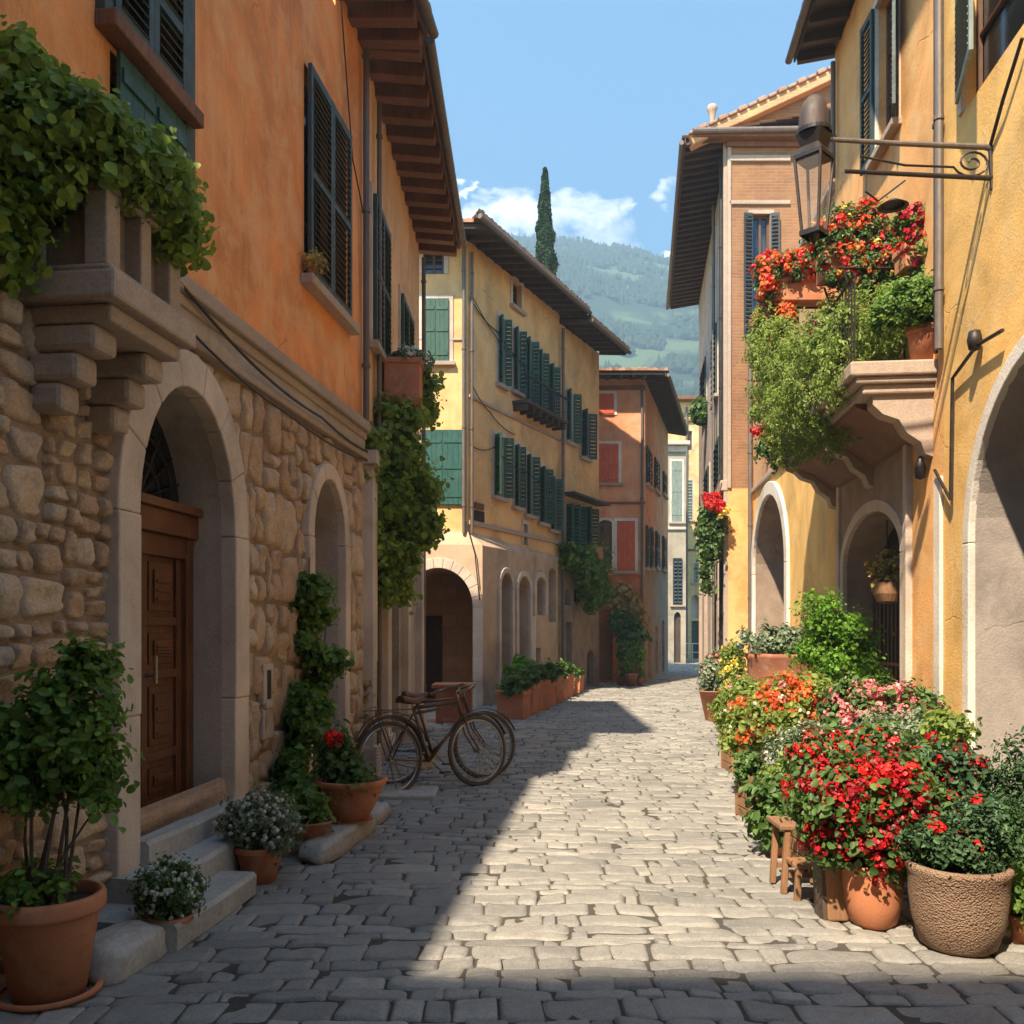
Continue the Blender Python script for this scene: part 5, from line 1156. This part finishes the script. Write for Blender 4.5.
box_planter('dark crimson geranium box nearest the yellow wall on the balcony', (4.50, 9.8, 5.55), .55, .3, .25, fol=[(-.12, 0, .28, .2, .2, .18), (.12, 0, .28, .2, .2, .16), (0, -.1, 0, .28, .2, .25), (.02, -.1, -.25, .22, .15, .2)], fm='ivyd', n=4500, ls=.042, fl=[(90, .07, 'f_dred', .038)])
bushes = [bp(852, 338, 9.75, 20, .25, 34), bp(858, 375, 9.6, 12, .2, 16), bp(840, 375, 10.0, 22, .25, 34), bp(845, 345, 10.6, 48, .4, 50), bp(885, 320, 10.0, 30, .3, 36), bp(815, 390, 11.0, 44, .45, 52), bp(785, 370, 12.0, 26, .4, 50), bp(795, 430, 11.8, 26, .4, 34), bp(845, 410, 10.8, 26, .35, 34), bp(770, 345, 12.6, 20, .35, 40), bp(825, 440, 11.2, 18, .3, 18), bp(765, 400, 12.9, 14, .3, 30)]
bh = vine('huge lime green trailing bush cascading over the balcony edge', bushes, 42000, .042, 'lime', [[V((4.3, 11, 4.45)), V((3.9, 11, 4.9)), V((3.6, 11.2, 4.4))], [V((4.3, 12, 4.45)), V((3.7, 12, 4.7)), V((3.5, 12.2, 4.0))]], (4.2, 11, 4.42), name='trailing_bush', clump=.075, aspect=.5, per=40, up=.5, cat='bush', droop=.6)
vine('orange red geraniums on the outer left edge of the balcony greenery', [bp(768, 330, 12.9, 15, .25, 22), bp(782, 318, 12.7, 12, .2, 14), bp(772, 450, 12.7, 14, .25, 16)], 2600, .05, 'geran', [[V((3.9, 12.9, 4.4)), V((3.6, 12.9, 5.2))]], (3.8, 12.9, 4.42), name='trailing_geranium', cat='geranium', fl=[(50, .07, 'f_orange', .04, [bp(768, 326, 12.8, 16, .25, 22), bp(785, 318, 12.6, 12, .2, 12)]), (22, .06, 'f_red', .04, [bp(768, 437, 12.6, 14, .25, 12)])])
potted('dark green round shrub in a terracotta pot at the wall end of the balcony', 'shrub', (4.30, 9.42, 4.42), .17, .40, [(-.16, -.05, .22, .26, .22, .22), (.06, -.05, .26, .26, .22, .22), (-.36, 0, .12, .18, .2, .16)], 'ivyd', 9000, .036, 'pot', 'terra', name='potted_shrub', clump=.06)
potted('terracotta pot of pale pink flowers in the middle of the balcony', 'plant', (3.78, 10.75, 4.98), .2, .24, [(0, 0, .06, .2, .16, .07)], 'geran', 700, .04, fl=[(50, .04, 'f_pink', .03)], style='pot', name='potted_plant')
# hanging flowers on the far right pier
hg_ = vine('red geranium ball hanging on the side wall above trailing greenery', [bp(712, 525, 21.2, 11, .25, 14), bp(708, 548, 21.2, 8, .2, 14), bp(706, 575, 21.2, 4, .12, 16)], 3000, .08, 'geran', [[V((4.9, 21.2, 5.3)), V((4.7, 21.2, 4.5))]], (4.8, 21.2, 4.4), name='hanging_basket', cat='hanging basket', clump=.12, fl=[(34, .08, 'f_red', .045, [bp(711, 508, 21.1, 13, .3, 13)]), (10, .08, 'f_yellow', .05, [bp(722, 515, 21.1, 7, .3, 7)])])
vine('small green tuft growing high on the side wall below the deep eave', [bp(702, 412, 28, 7, .3, 10)], 900, .13, 'geran', [[DS.p(5, 8.2, 0), DS.p(5, 8.6, .4)]], tuple(DS.p(5, 8.2, .1)), clump=.15, name='wall_plant', cat='plant')
# hanging basket in the doorway of the yellow house
hb_ = vine('dry yellow flowering basket hanging in the framed arch doorway', [bp(887, 566, 10.8, 17, .2, 12), bp(890, 582, 10.8, 15, .18, 10)], 3600, .032, 'wheat', [[P(887, 520, 10.8), P(887, 556, 10.8)]], tuple(P(887, 590, 10.8)), name='hanging_basket', cat='hanging basket', clump=.04)
m = MB(); c = P(888, 604, 10.8); m.lathe([(.05, 0), (.13, .03), (.17, .12), (.19, .26), (.17, .26)], c, 22, .05); m.build('basket', M['crate'], hb_)
# ================================================================== potted plants, right side
def rp(label, px, Z, r, h, fol, mat, n, ls, **k): return potted(label, k.pop('cat', 'plant'), (G_(px, Z), Z, k.pop('z', 0)), r, h, fol, mat, n, ls, **k)
bsk = rp('big round woven textured planter in front of the ochre pier', 958, 4.68, .245, .44, [(0, 0, .07, .26, .2, .10), (-.12, -.02, .12, .16, .14, .10), (.16, .05, .18, .18, .2, .16)], 'dkleaf', 5200, .026, style='round', pmat='wick', fl=[(9, .035, 'f_red', .024)], clump=.05, aspect=.6) if M.get('wick') else None
rp('rounded terracotta pot overflowing with a huge mass of red geraniums', 873, 5.05, .165, .35, [(-.20, 0, .34, .22, .22, .18), (.05, 0, .36, .26, .24, .22), (.26, 0, .25, .22, .22, .18), (0, -.05, .10, .26, .18, .18), (.2, 0, .08, .2, .18, .12), (-.24, 0, .16, .14, .18, .14)], 'geran', 10500, .040, style='round', cat='geranium', fl=[(330, .040, 'f_dred', .021), (120, .042, 'f_red', .022)], clump=.06, stems=14)
rp('tall geranium clump with bright scarlet heads behind the red mass', 860, 5.9, .2, .34, [(-.24, 0, .46, .2, .22, .16), (.08, 0, .50, .22, .22, .14), (-.28, 0, .25, .18, .2, .16)], 'geran', 4800, .042, cat='geranium', fl=[(130, .05, 'f_red', .024), (26, .05, 'f_pink', .024)])
rp('dark leafy shrub with small red flowers behind the woven planter', 935, 5.5, .2, .35, [(0, 0, .35, .3, .25, .25), (.15, 0, .15, .3, .25, .2), (-.2, 0, .4, .22, .2, .18)], 'dkleaf', 7000, .036, cat='shrub', fl=[(90, .038, 'f_dred', .027)], name='potted_shrub')
rp('grey green rounded bush behind the red geraniums', 905, 6.9, .24, .4, [(0, 0, .35, .38, .3, .28), (.22, 0, .25, .3, .3, .25)], 'sage', 8000, .034, cat='bush', clump=.06, aspect=.5, name='potted_bush')
rp('bush of pink roses against the framed doorway wall', 880, 8.0, .24, .45, [(-.12, 0, .42, .35, .3, .30), (.22, 0, .42, .26, .3, .26)], 'geran', 6500, .045, cat='rose bush', fl=[(190, .055, 'f_pink', .028)], name='potted_rose', stems=8)
rp('spreading pale bush with coral flowers in front of the yellow wall', 800, 8.9, .22, .4, [(-.35, 0, .35, .4, .35, .30), (.0, 0, .45, .45, .35, .32), (.35, 0, .35, .35, .35, .3), (-.55, 0, .2, .2, .25, .2)], 'lime', 9000, .045, cat='bush', fl=[(120, .065, 'f_orange', .032), (24, .05, 'f_pink', .028), (90, .016, 'f_white', .018)], name='potted_bush', stems=10)
rp('fine leaved bush with tiny white blossoms beside the coral flowers', 825, 7.7, .2, .3, [(-.1, 0, .30, .38, .3, .22), (.25, 0, .25, .3, .3, .2)], 'sage', 7500, .03, cat='bush', fl=[(150, .012, 'f_white', .015)], name='potted_bush', aspect=.45, clump=.05)
rp('orange terracotta pot with yellow green leaves behind the crate of seedlings', 796, 7.5, .17, .3, [(0, 0, .1, .2, .2, .12)], 'lime', 1400, .04)
rp('yellow tipped leafy plant squeezed beside the ochre pier', 935, 6.4, .15, .5, [(.05, 0, .2, .16, .15, .22), (.1, 0, .42, .12, .12, .12)], 'lime', 1800, .04)
rp('tall bright green climbing shrub growing up the yellow wall', 838, 10.8, .3, .4, [(0, 0, .15, .36, .3, .35), (.08, .05, .65, .42, .3, .40), (.0, .05, 1.10, .40, .3, .36), (-.22, .05, 1.42, .26, .22, .26), (.22, 0, 1.2, .24, .25, .25), (-.34, 0, .95, .15, .15, .12)], 'bright', 9500, .044, cat='shrub', name='potted_shrub', stems=10, clump=.1)
rp('large brown terracotta pot with spreading grey green plant by the tall arch', 785, 13.4, .55, .85, [(-.25, 0, .18, .45, .35, .22), (.2, 0, .1, .5, .35, .25), (.5, 0, -.1, .3, .3, .4)], 'sage', 5500, .06, pmat='terrad', style='round', clump=.09, z=.45, stems=8)
m = MB(); m.box((G_(785, 13.4)-.5, G_(785, 13.4)+.5), (12.95, 13.9), (0, .45)); o = m.build('stone_plinth', M['carved'], None, bevel=.02, loc=(G_(785, 13.4), 13.4, 0)); tag(o, 'low stone plinth under the large brown pot', 'plinth')
rp('dark conifer like shrub at the right edge before the ochre pier', 1018, 5.3, .2, .5, [(0, 0, .1, .22, .22, .22), (.05, 0, .32, .16, .2, .2), (-.1, -.1, -.1, .16, .15, .25)], 'dkleaf', 5500, .03, cat='shrub', name='potted_shrub', clump=.055, aspect=.4)
rp('small red terracotta pot at the extreme right beside the woven planter', 1022, 4.75, .07, .15, [(0, 0, .14, .09, .12, .16)], 'ivyd', 1200, .03)
rp('low green leafy plant with a yellow bloom behind the wooden stool', 786, 6.6, .14, .2, [(-.02, 0, .15, .2, .18, .18), (-.12, 0, .05, .14, .15, .14)], 'geran', 1900, .055, fl=[(3, .03, 'f_yellow', .026)])
rp('flared terracotta planter with dry pinkish plant at the far street edge', 714, 16.4, .28, .55, [(0, 0, .25, .26, .26, .34), (.05, 0, .5, .2, .2, .2)], 'sage', 2600, .06, style='cone', fl=[(26, .04, 'f_pink', .035)])
rp('yellow flowering plant against the far pilaster', 733, 15.2, .2, .4, [(0, 0, .4, .2, .2, .35), (.0, 0, .8, .16, .16, .2)], 'lime', 2600, .055, fl=[(34, .06, 'f_yellow', .04)])
rp('bushy plant with yellow green leaves right of the flared planter', 738, 12.6, .2, .3, [(0, 0, .25, .3, .25, .3), (.1, 0, .5, .22, .2, .2)], 'lime', 3600, .05, fl=[(14, .035, 'f_pink', .026)])
def crate(label, c, w, d, h, rz=0, fol=None, tall=False, name='wooden_crate'):
    t = thing(name, label, 'crate', c); u = V((math.cos(rz), math.sin(rz), 0)); v_ = V((-math.sin(rz), math.cos(rz), 0)); Zv = V((0,0,1)); m = MB()
    n = max(2, int(h/.09))
    for k in range(n):
        z0, z1 = h*k/n+.004, h*(k+1)/n-.006
        m.boxo(c, u, v_, Zv, (-w/2, w/2), (-d/2, -d/2+.015), (z0, z1)); m.boxo(c, u, v_, Zv, (-w/2, w/2), (d/2-.015, d/2), (z0, z1)); m.boxo(c, u, v_, Zv, (-w/2, -w/2+.015), (-d/2+.016, d/2-.016), (z0, z1)); m.boxo(c, u, v_, Zv, (w/2-.015, w/2), (-d/2+.016, d/2-.016), (z0, z1))
    m.boxo(c, u, v_, Zv, (-w/2+.015, w/2-.015), (-d/2+.015, d/2-.015), (.01, .03)); m.build('slats', M['crate'], t, bevel=.003)
    m = MB()
    for a in (-1, 1):
        for e in (-1, 1): m.boxo(V(c)+u*a*(w/2-.012)+v_*e*(d/2+.010), u, v_, Zv, (-.022, .022), (-.010, .010), (-.0, h+.03))
    m.build('corner_post', M['crate'], t, bevel=.003)
    if fol:
        m = MB(); m.boxo(c, u, v_, Zv, (-w/2+.02, w/2-.02), (-d/2+.02, d/2-.02), (.03, h*.85)); m.build('soil', M['soil'], t)
        bl = [((c[0]+b[0], c[1]+b[1], c[2]+h+b[2]), b[3:6]) for b in fol[0]]; pp, nn = scatter(bl, fol[1], .05); leaves('foliage', pp, nn, fol[2], M[fol[3]], t)
    return t
crate('pale wooden crate planter of green seedlings at the street edge', (G_(756, 7.9), 7.9, 0), .24, .3, .36, .1, ([(-.03, 0, .05, .15, .16, .10), (-.08, -.05, .12, .1, .1, .08), (.05, 0, 0, .12, .14, .08)], 1500, .045, 'geran'))
crate('low wooden crate beyond the seedling planter', (G_(742, 10.6), 10.6, 0), .36, .4, .38, .05, ([(0, 0, .05, .16, .16, .08)], 700, .045, 'geran'))
crate('small brown box beyond the low wooden crate', (G_(733, 12.2), 11.8, 0), .3, .34, .3, .1, ([(0, 0, .04, .14, .14, .07)], 500, .045, 'lime'))
# wooden stool / step stand
sx, sy = G_(805, 5.75), 5.75
t = thing('wooden_stool', 'small weathered wooden step stool between the geraniums and the street', 'stool', (sx, sy, 0))
m = MB(); m.box((sx-.20, sx+.12), (sy-.14, sy+.16), (.40, .43)); m.build('seat', M['crate'], t, bevel=.006)
m = MB(); m.box((sx-.16, sx+.06), (sy-.30, sy-.12), (.20, .23)); m.build('step', M['crate'], t, bevel=.006)
for (x, y, h) in ((-.17, -.11, .40), (.09, -.11, .40), (-.17, .13, .40), (.09, .13, .40), (-.14, -.28, .20), (.04, -.28, .20)):
    m = MB(); m.boxo((sx+x, sy+y, 0), (1,0,0), (0,1,0), V((.06*(-1 if x > 0 else 1), 0, 1)), (-.018, .018), (-.018, .018), (0, h)); m.build('leg', M['crate'], t, bevel=.004)
m = MB(); m.box((sx-.16, sx+.08), (sy-.12, sy-.10), (.10, .13)); m.box((sx-.16, sx+.08), (sy+.12, sy+.14), (.10, .13)); m.build('stretcher', M['crate'], t)
t = thing('slatted_planter', 'tall narrow wooden plank planter leaning beside the rounded terracotta pot', 'planter', (G_(836, 5.15), 5.15, 0)); px = G_(836, 5.15)
m = MB(); m.boxo((px, 5.12, 0), (1,0,0), (0,1,0), V((-.05, .03, 1)), (-.065, .055), (-.03, .13), (0, .37)); m.build('plank', M['crate'], t, bevel=.012)
m = MB(); m.boxo((px-.075, 5.12, 0), (1,0,0), (0,1,0), V((-.04, .03, 1)), (-.012, .008), (-.02, .14), (0, .41)); m.build('dark_edge', M['darkwood'], t, bevel=.003)
crate('open wooden crate under the red geraniums behind the stool', (G_(822, 6.3), 6.3, 0), .36, .3, .28, .05, None)
# ================================================================== street
gr = MB(); gr.face((-1250, -55, -.06), (1650, -55, -.06), (1650, 1390, -.06), (-1250, 1390, -.06))
gm, gnt, gb = newmat('field_grass'); gv = obj_vec(gnt); L(gnt, mix(gnt, noise(gnt, gv, .05, 6), (.05,.09,.03), (.12,.15,.05)), gb.inputs['Base Color']); gb.inputs['Roughness'].default_value = .95
tag(gr.build('ground', gm, None), kind='structure')
gr = MB(); gr.face((-9, -9, -.013), (16, -9, -.013), (16, 52, -.013), (-9, 52, -.013))
tag(gr.build('street_bed', M['joint'], None), kind='structure')
def cobbles():
    m = MB(); vals = []; y = 1.9; RR = random.Random(3)
    while y < 50:
        dy = RR.choice((.10, .12, .15, .18, .21))*RR.uniform(.9, 1.1) if y < 26 else RR.uniform(.25, .36)
        xl = -3.2 if y < 15 else (-6 if y < 20 else -1.5+.40*(y-19.6)-.5); xr = 3.336+.11*y+.5+(1 if y > 21 else 0)
        xr = min(xr, 11); x = xl-RR.uniform(0, .3); K = 8 if y < 10 else (6 if y < 18 else 4)
        while x < xr:
            w = RR.choice((.13, .19, .25, .32, .42))*RR.uniform(.85, 1.2) if y < 26 else RR.uniform(.35, .7)
            if RR.random() < .12: w *= .6
            hw, hd = w/2-RR.uniform(-.004, .003), dy/2-RR.uniform(-.004, .002); cx, cy = x+w/2, y+dy/2
            rv = RR.random(); tz = RR.uniform(-.006, .008); tx, ty = RR.uniform(-.008, .008), RR.uniform(-.006, .006); sq = RR.uniform(5., 16); base = len(m.v); KX = K+2
            sk = RR.uniform(-.03, .03); cj = [(RR.uniform(-.006, .010), RR.uniform(-.006, .007)) for _ in range(4)]
            for i in range(KX+1):
                for j in range(K+1):
                    u, v = math.sin((-1+2*i/KX)*PI/2), math.sin((-1+2*j/K)*PI/2); mx = max(abs(u), abs(v)); nr_ = (abs(u)**sq+abs(v)**sq)**(1/sq); k = mx/nr_ if nr_ > 0 else 1
                    a_, b_ = (u*k+1)/2, (v*k+1)/2; jx = sum(w_*c_[0]*sgx for w_, c_, sgx in (((1-a_)*(1-b_), cj[0], 1), (a_*(1-b_), cj[1], -1), ((1-a_)*b_, cj[2], 1), (a_*b_, cj[3], -1))); jy = sum(w_*c_[1]*sgy for w_, c_, sgy in (((1-a_)*(1-b_), cj[0], 1), (a_*(1-b_), cj[1], 1), ((1-a_)*b_, cj[2], -1), (a_*b_, cj[3], -1)))
                    px, py = cx+u*k*hw+jx, cy+v*k*hd+sk*u*.5+jy
                    py += .055*math.sin(px*.9+py*.35)+.05*mnoise.noise(V((px*1.1, py*.9, 0)))+.026*mnoise.noise(V((px*5, py*5, 4)))+.008*mnoise.noise(V((px*14, py*14, 4)))
                    px += .03*mnoise.noise(V((px*2.2, py*2.2, 7)))
                    prof = (1-mx**18)**.6 if mx < 1 else 0
                    z = -.024+(.022+tz)*prof+(tx*u+ty*v)*prof+(.009*mnoise.noise(V((px*6, py*6, rv*9)))+.005*mnoise.noise(V((px*17, py*17, rv*9))))*prof
                    m.v.append((px, py, z))
            for i in range(KX):
                for j in range(K):
                    q = base+i*(K+1)+j; m.f.append((q, q+K+1, q+K+2, q+1)); vals.append(rv)
            x += w
        y += dy
    o = m.build('cobbled_street', M['cobble'], None, smooth=True); o.data.attributes.remove(o.data.attributes['rnd']); rnd(o.data, vals); tag(o, kind='structure')
cobbles()
# little weeds between the stones
pp = NR.uniform([-1.9, 4.5, 0], [3.6, 22, 0], size=(60, 3)); PP = []
for p in pp:
    if p[0] > -1.2 and p[0] < 2.6 and NR.rand() < .85: continue
    e = NR.normal(size=(14, 3))*[.03, .03, .008]; PP.append(p+e+[0, 0, .01])
PP = np.concatenate(PP); tag(leaves('street_weeds', PP, np.tile([0, 0, 1.], (len(PP), 1))+NR.normal(size=(len(PP), 3))*.6, .022, M['geran'], None, loc=(0,0,0)), 'tiny green weeds in the joints of the cobbles', 'weeds', kind='stuff')
# ================================================================== unseen house added behind the viewer to cast the near shadow
b = thing('added_shadow_house', 'plain peach house across the street end behind the viewer', 'house', (0, -4, 0))
HBK = 11.45
f = F(-14, -4.0, 12, -4.0, (0, 1))
for k in range(10):
    window(b, f, 1.2+k*2.4, 2.2+k*2.4, 4.6, 6.2, 'closed', 'green', slat=.12); window(b, f, 1.2+k*2.4, 2.2+k*2.4, 7.6, 9.2, 'closed', 'green', slat=.12)
m = MB(); wall(m, f, 0, f.L, -.05, HBK, f.ops)
q = body(b, f, 0, f.L, 0, HBK, 5, 'x'); n0 = len(m.v); m.v += q.v; m.f += [tuple(i+n0 for i in fc) for fc in q.f]; m.face(f.p(0,0), f.p(0,0,-5), f.p(0,HBK,-5), f.p(0,HBK)); m.build('wall', M['peach'], b)
roof(b, f, -.2, f.L+.2, HBK, .5, 5, .3)
# ================================================================== hill, far forest
def hill_z(x, y):
    t = (y-330)/570; 
    ridge = 392-.18*(x-40)-(.00025*(x-40)**2 if x > 40 else .00012*(x-40)**2)
    base = ridge*(max(0, t)**.9 if t < 1 else max(0, 1-(t-1)*.8))
    n = 34*mnoise.noise(V((x*.0035, y*.0035, 0)))+14*mnoise.noise(V((x*.011, y*.011, 3)))+4*mnoise.noise(V((x*.04, y*.04, 5)))
    return base+n*min(1, max(0, t)*3)-.5
m = MB(); NX, NY = 110, 80
for j in range(NY+1):
    for i in range(NX+1):
        x = -900+2400*i/NX; y = 320+1000*j/NY; m.v.append((x, y, hill_z(x, y)))
for j in range(NY):
    for i in range(NX): q = j*(NX+1)+i; m.f.append((q, q+1, q+NX+2, q+NX+1))
hm, nt, bb = newmat('hillside'); v = obj_vec(nt); vs = obj_vec(nt, (.35, .6, 2.2))
n1 = noise(nt, v, .012, 6, .6, .4); n2 = noise(nt, vs, .02, 3, .5)
c = mix(nt, rng(nt, n2, .47, .53), (.035,.065,.028), (.115,.165,.06)); c = mix(nt, rng(nt, n1, .52, .56), c, (.03,.055,.025))
L(nt, c, bb.inputs['Base Color']); bb.inputs['Roughness'].default_value = .95
tag(m.build('hill', hm, None, smooth=True), kind='structure')
m = MB(); cnt = 0; RR = random.Random(9)
while cnt < 8500:
    x, y = RR.uniform(-120, 420), RR.uniform(380, 930)
    band = mnoise.noise(V((x*.010, y*.022, 8)))+.35*mnoise.noise(V((x*.05, y*.05, 1)))
    if band < .02 and not (y > 880 and RR.random() < .5): continue
    cnt += 1; z = hill_z(x, y)-1; h = RR.uniform(5, 10); r = RR.uniform(1.9, 3.6); bse = len(m.v); conif = RR.random() < .45
    pr = [(r*.9, h*.15), (r*.75, h*.4), (r*.4, h*.75), (.05, h*1.25)] if conif else [(r*.5, h*.1), (r*1.1, h*.4), (r*.9, h*.8), (.1, h)]
    for (a, zz) in pr:
        for k in range(6): an = k*PI/3+cnt; m.v.append((x+a*math.cos(an)*RR.uniform(.75, 1.2), y+a*math.sin(an), z+zz))
    for i in range(3):
        for k in range(6): k2 = (k+1) % 6; m.f.append((bse+i*6+k, bse+i*6+k2, bse+i*6+6+k2, bse+i*6+6+k))
fm, nt, bb = newmat('far_forest'); L(nt, ramp(nt, attr(nt), [(0, (.02,.045,.018)), (1, (.065,.10,.035))]), bb.inputs['Base Color']); bb.inputs['Roughness'].default_value = .95
tag(m.build('hillside_forest', fm, None), 'dark woodland covering the hazy hillside', 'forest', kind='stuff')
# ================================================================== cypress
cy = thing('cypress_tree', 'tall slim dark cypress rising behind the cream house roof', 'tree', ((545-512)*46/FPX, 46, 0))
cx = OFF[cy.name].x; ht = CAMH+(H0-169)*46/FPX
m = MB(); m.tube([(cx, 46, 0), (cx, 46, 6), (cx, 46, ht-3)], [.28, .2, .04], 8); m.build('trunk', M['bark'], cy)
n = 40000; z = NR.rand(n)**.85*(ht-3)+3; t = (z-3)/(ht-3); rad = 1.0*np.clip(1-t**1.6, 0, 1)**.75*np.clip(t*14+.2, 0, 1)+.03
an = NR.rand(n)*2*PI; lump = 1+.17*np.sin(an*3+z*1.3)+.14*np.sin(an*5-z*2.7)+.10*np.sin(z*5.3+an)
rr = rad*lump*(.65+.4*NR.rand(n)**.5); pp = np.stack([cx+rr*np.cos(an), 46+rr*np.sin(an), z], 1); nn = np.stack([np.cos(an), np.sin(an), .5*np.ones(n)], 1)+.5*NR.normal(size=(n, 3))
leaves('crown', pp, nn, .17, M['needle'], cy, .45)
# ================================================================== light, sky, air, camera
SUN_AZ = (-.50, -.866); SUN_EL = math.radians(52)      # direction TOWARDS the sun (x, y)
sx_, sy_ = SUN_AZ[0]/math.hypot(*SUN_AZ), SUN_AZ[1]/math.hypot(*SUN_AZ)
sd = V((sx_*math.cos(SUN_EL), sy_*math.cos(SUN_EL), math.sin(SUN_EL)))
l = bpy.data.lights.new('sun', 'SUN'); l.energy = 4.8; l.angle = math.radians(1.1); l.color = (1, .85, .66)
lo = bpy.data.objects.new('sun', l); C.objects.link(lo); lo.rotation_euler = sd.to_track_quat('Z', 'Y').to_euler(); lo.location = (0, 0, 30)
w = bpy.data.worlds.new('World'); bpy.context.scene.world = w; w.use_nodes = True; nt = w.node_tree; bg = nt.nodes['Background']
sk = nt.nodes.new('ShaderNodeTexSky'); sk.sky_type = 'NISHITA'; sk.sun_disc = False; sk.sun_elevation = SUN_EL; sk.sun_rotation = math.atan2(sx_, sy_)
sk.air_density = 1.0; sk.dust_density = .25; sk.ozone_density = 1.5; sk.altitude = 300
tc = nt.nodes.new('ShaderNodeTexCoord'); sp = nt.nodes.new('ShaderNodeSeparateXYZ'); L(nt, tc.outputs['Generated'], sp.inputs[0])
yy = N_mul(nt, sp.outputs[1], .05, 'MAXIMUM'); u = N_mul(nt, sp.outputs[0], yy, 'DIVIDE'); v = N_mul(nt, sp.outputs[2], yy, 'DIVIDE')
cb = nt.nodes.new('ShaderNodeCombineXYZ'); L(nt, u, cb.inputs[0]); L(nt, v, cb.inputs[1])
mp = nt.nodes.new('ShaderNodeMapping'); mp.inputs['Scale'].default_value = (1, 1.5, 1); L(nt, cb.outputs[0], mp.inputs[0])
n0 = noise(nt, mp.outputs[0], 14, 5, .6); n00 = noise(nt, mp.outputs[0], 19, 5, .6, .5)
u = N_mul(nt, u, rng(nt, n0, 0, 1, -.055, .055), 'ADD'); v = N_mul(nt, v, rng(nt, n00, 0, 1, -.035, .035), 'ADD')
n1 = noise(nt, mp.outputs[0], 22, 10, .65, .3); n2 = noise(nt, mp.outputs[0], 5, 6, .55)
tot = None
for (px, py, a, c_, k) in ((478, 215, 22, 22, 1), (520, 212, 42, 24, 1), (575, 215, 50, 24, .95), (620, 210, 12, 12, .8), (665, 195, 14, 14, .9), (662, 262, 16, 8, 1), (625, 250, 16, 7, 1), (462, 189, 10, 4, 1), (600, 240, 90, 22, .55), (300, 150, 60, 30, 1), (820, 230, 60, 30, 1), (980, 160, 80, 30, 1), (90, 260, 70, 30, 1)):
    du = N_mul(nt, N_mul(nt, u, -(px-512)/900, 'ADD'), 900/a); dv = N_mul(nt, N_mul(nt, v, -(630-py)/900, 'ADD'), 900/c_)
    d = N_mul(nt, N_mul(nt, N_mul(nt, du, du), N_mul(nt, dv, dv), 'ADD'), 1, 'MULTIPLY')
    e = N_mul(nt, rng(nt, d, 0, 1.6, 1, 0), k); tot = e if tot is None else N_mul(nt, tot, e, 'MAXIMUM')
cl = N_mul(nt, tot, N_mul(nt, rng(nt, n1, .3, .7), rng(nt, n2, .3, .7, .3, 1), 'MULTIPLY'), 'ADD')
cf = rng(nt, cl, .60, 1.5, 0, .95); cf = N_mul(nt, cf, rng(nt, tot, 0, .25))
hs = nt.nodes.new('ShaderNodeHueSaturation'); hs.inputs['Saturation'].default_value = 1.42; hs.inputs['Value'].default_value = 1.0; L(nt, mix(nt, 1.0, sk.outputs[0], (1.0, 1.0, .90), 'MULTIPLY'), hs.inputs['Color'])
col = mix(nt, cf, hs.outputs[0], (9.5, 9.1, 8.7))
L(nt, col, bg.inputs[0]); bg.inputs[1].default_value = .145
# pale air
if HAZE:
    m = MB(); m.box((-1300, 1700), (-60, 1400), (-3, 450)); hm = bpy.data.materials.new('haze'); hm.use_nodes = True; n_ = hm.node_tree; n_.nodes.remove(n_.nodes['Principled BSDF'])
    pv = n_.nodes.new('ShaderNodeVolumePrincipled'); pv.inputs['Color'].default_value = (.55, .80, 1, 1); pv.inputs['Density'].default_value = HAZE; pv.inputs['Anisotropy'].default_value = .2; L(n_, pv.outputs[0], n_.nodes['Material Output'].inputs['Volume'])
    o = m.build('haze', hm, None); tag(o, 'pale blue haze filling the valley air', 'haze', kind='stuff')
cam = bpy.data.cameras.new('camera'); co = bpy.data.objects.new('camera', cam); C.objects.link(co); co.location = (0, 0, CAMH); co.rotation_euler = (PI/2, 0, 0)
cam.sensor_width = 36; cam.lens = 36*FPX/1024; cam.shift_y = (H0-512)/1024; cam.clip_end = 6000; cam.clip_start = .05
sc = bpy.context.scene; sc.camera = co; sc.render.resolution_x = sc.render.resolution_y = 1024
sc.view_settings.view_transform = 'Standard'; sc.view_settings.look = 'None'; sc.view_settings.exposure = EXPO; sc.view_settings.gamma = 1
try: sc.cycles.volume_max_steps = 32
except Exception: pass
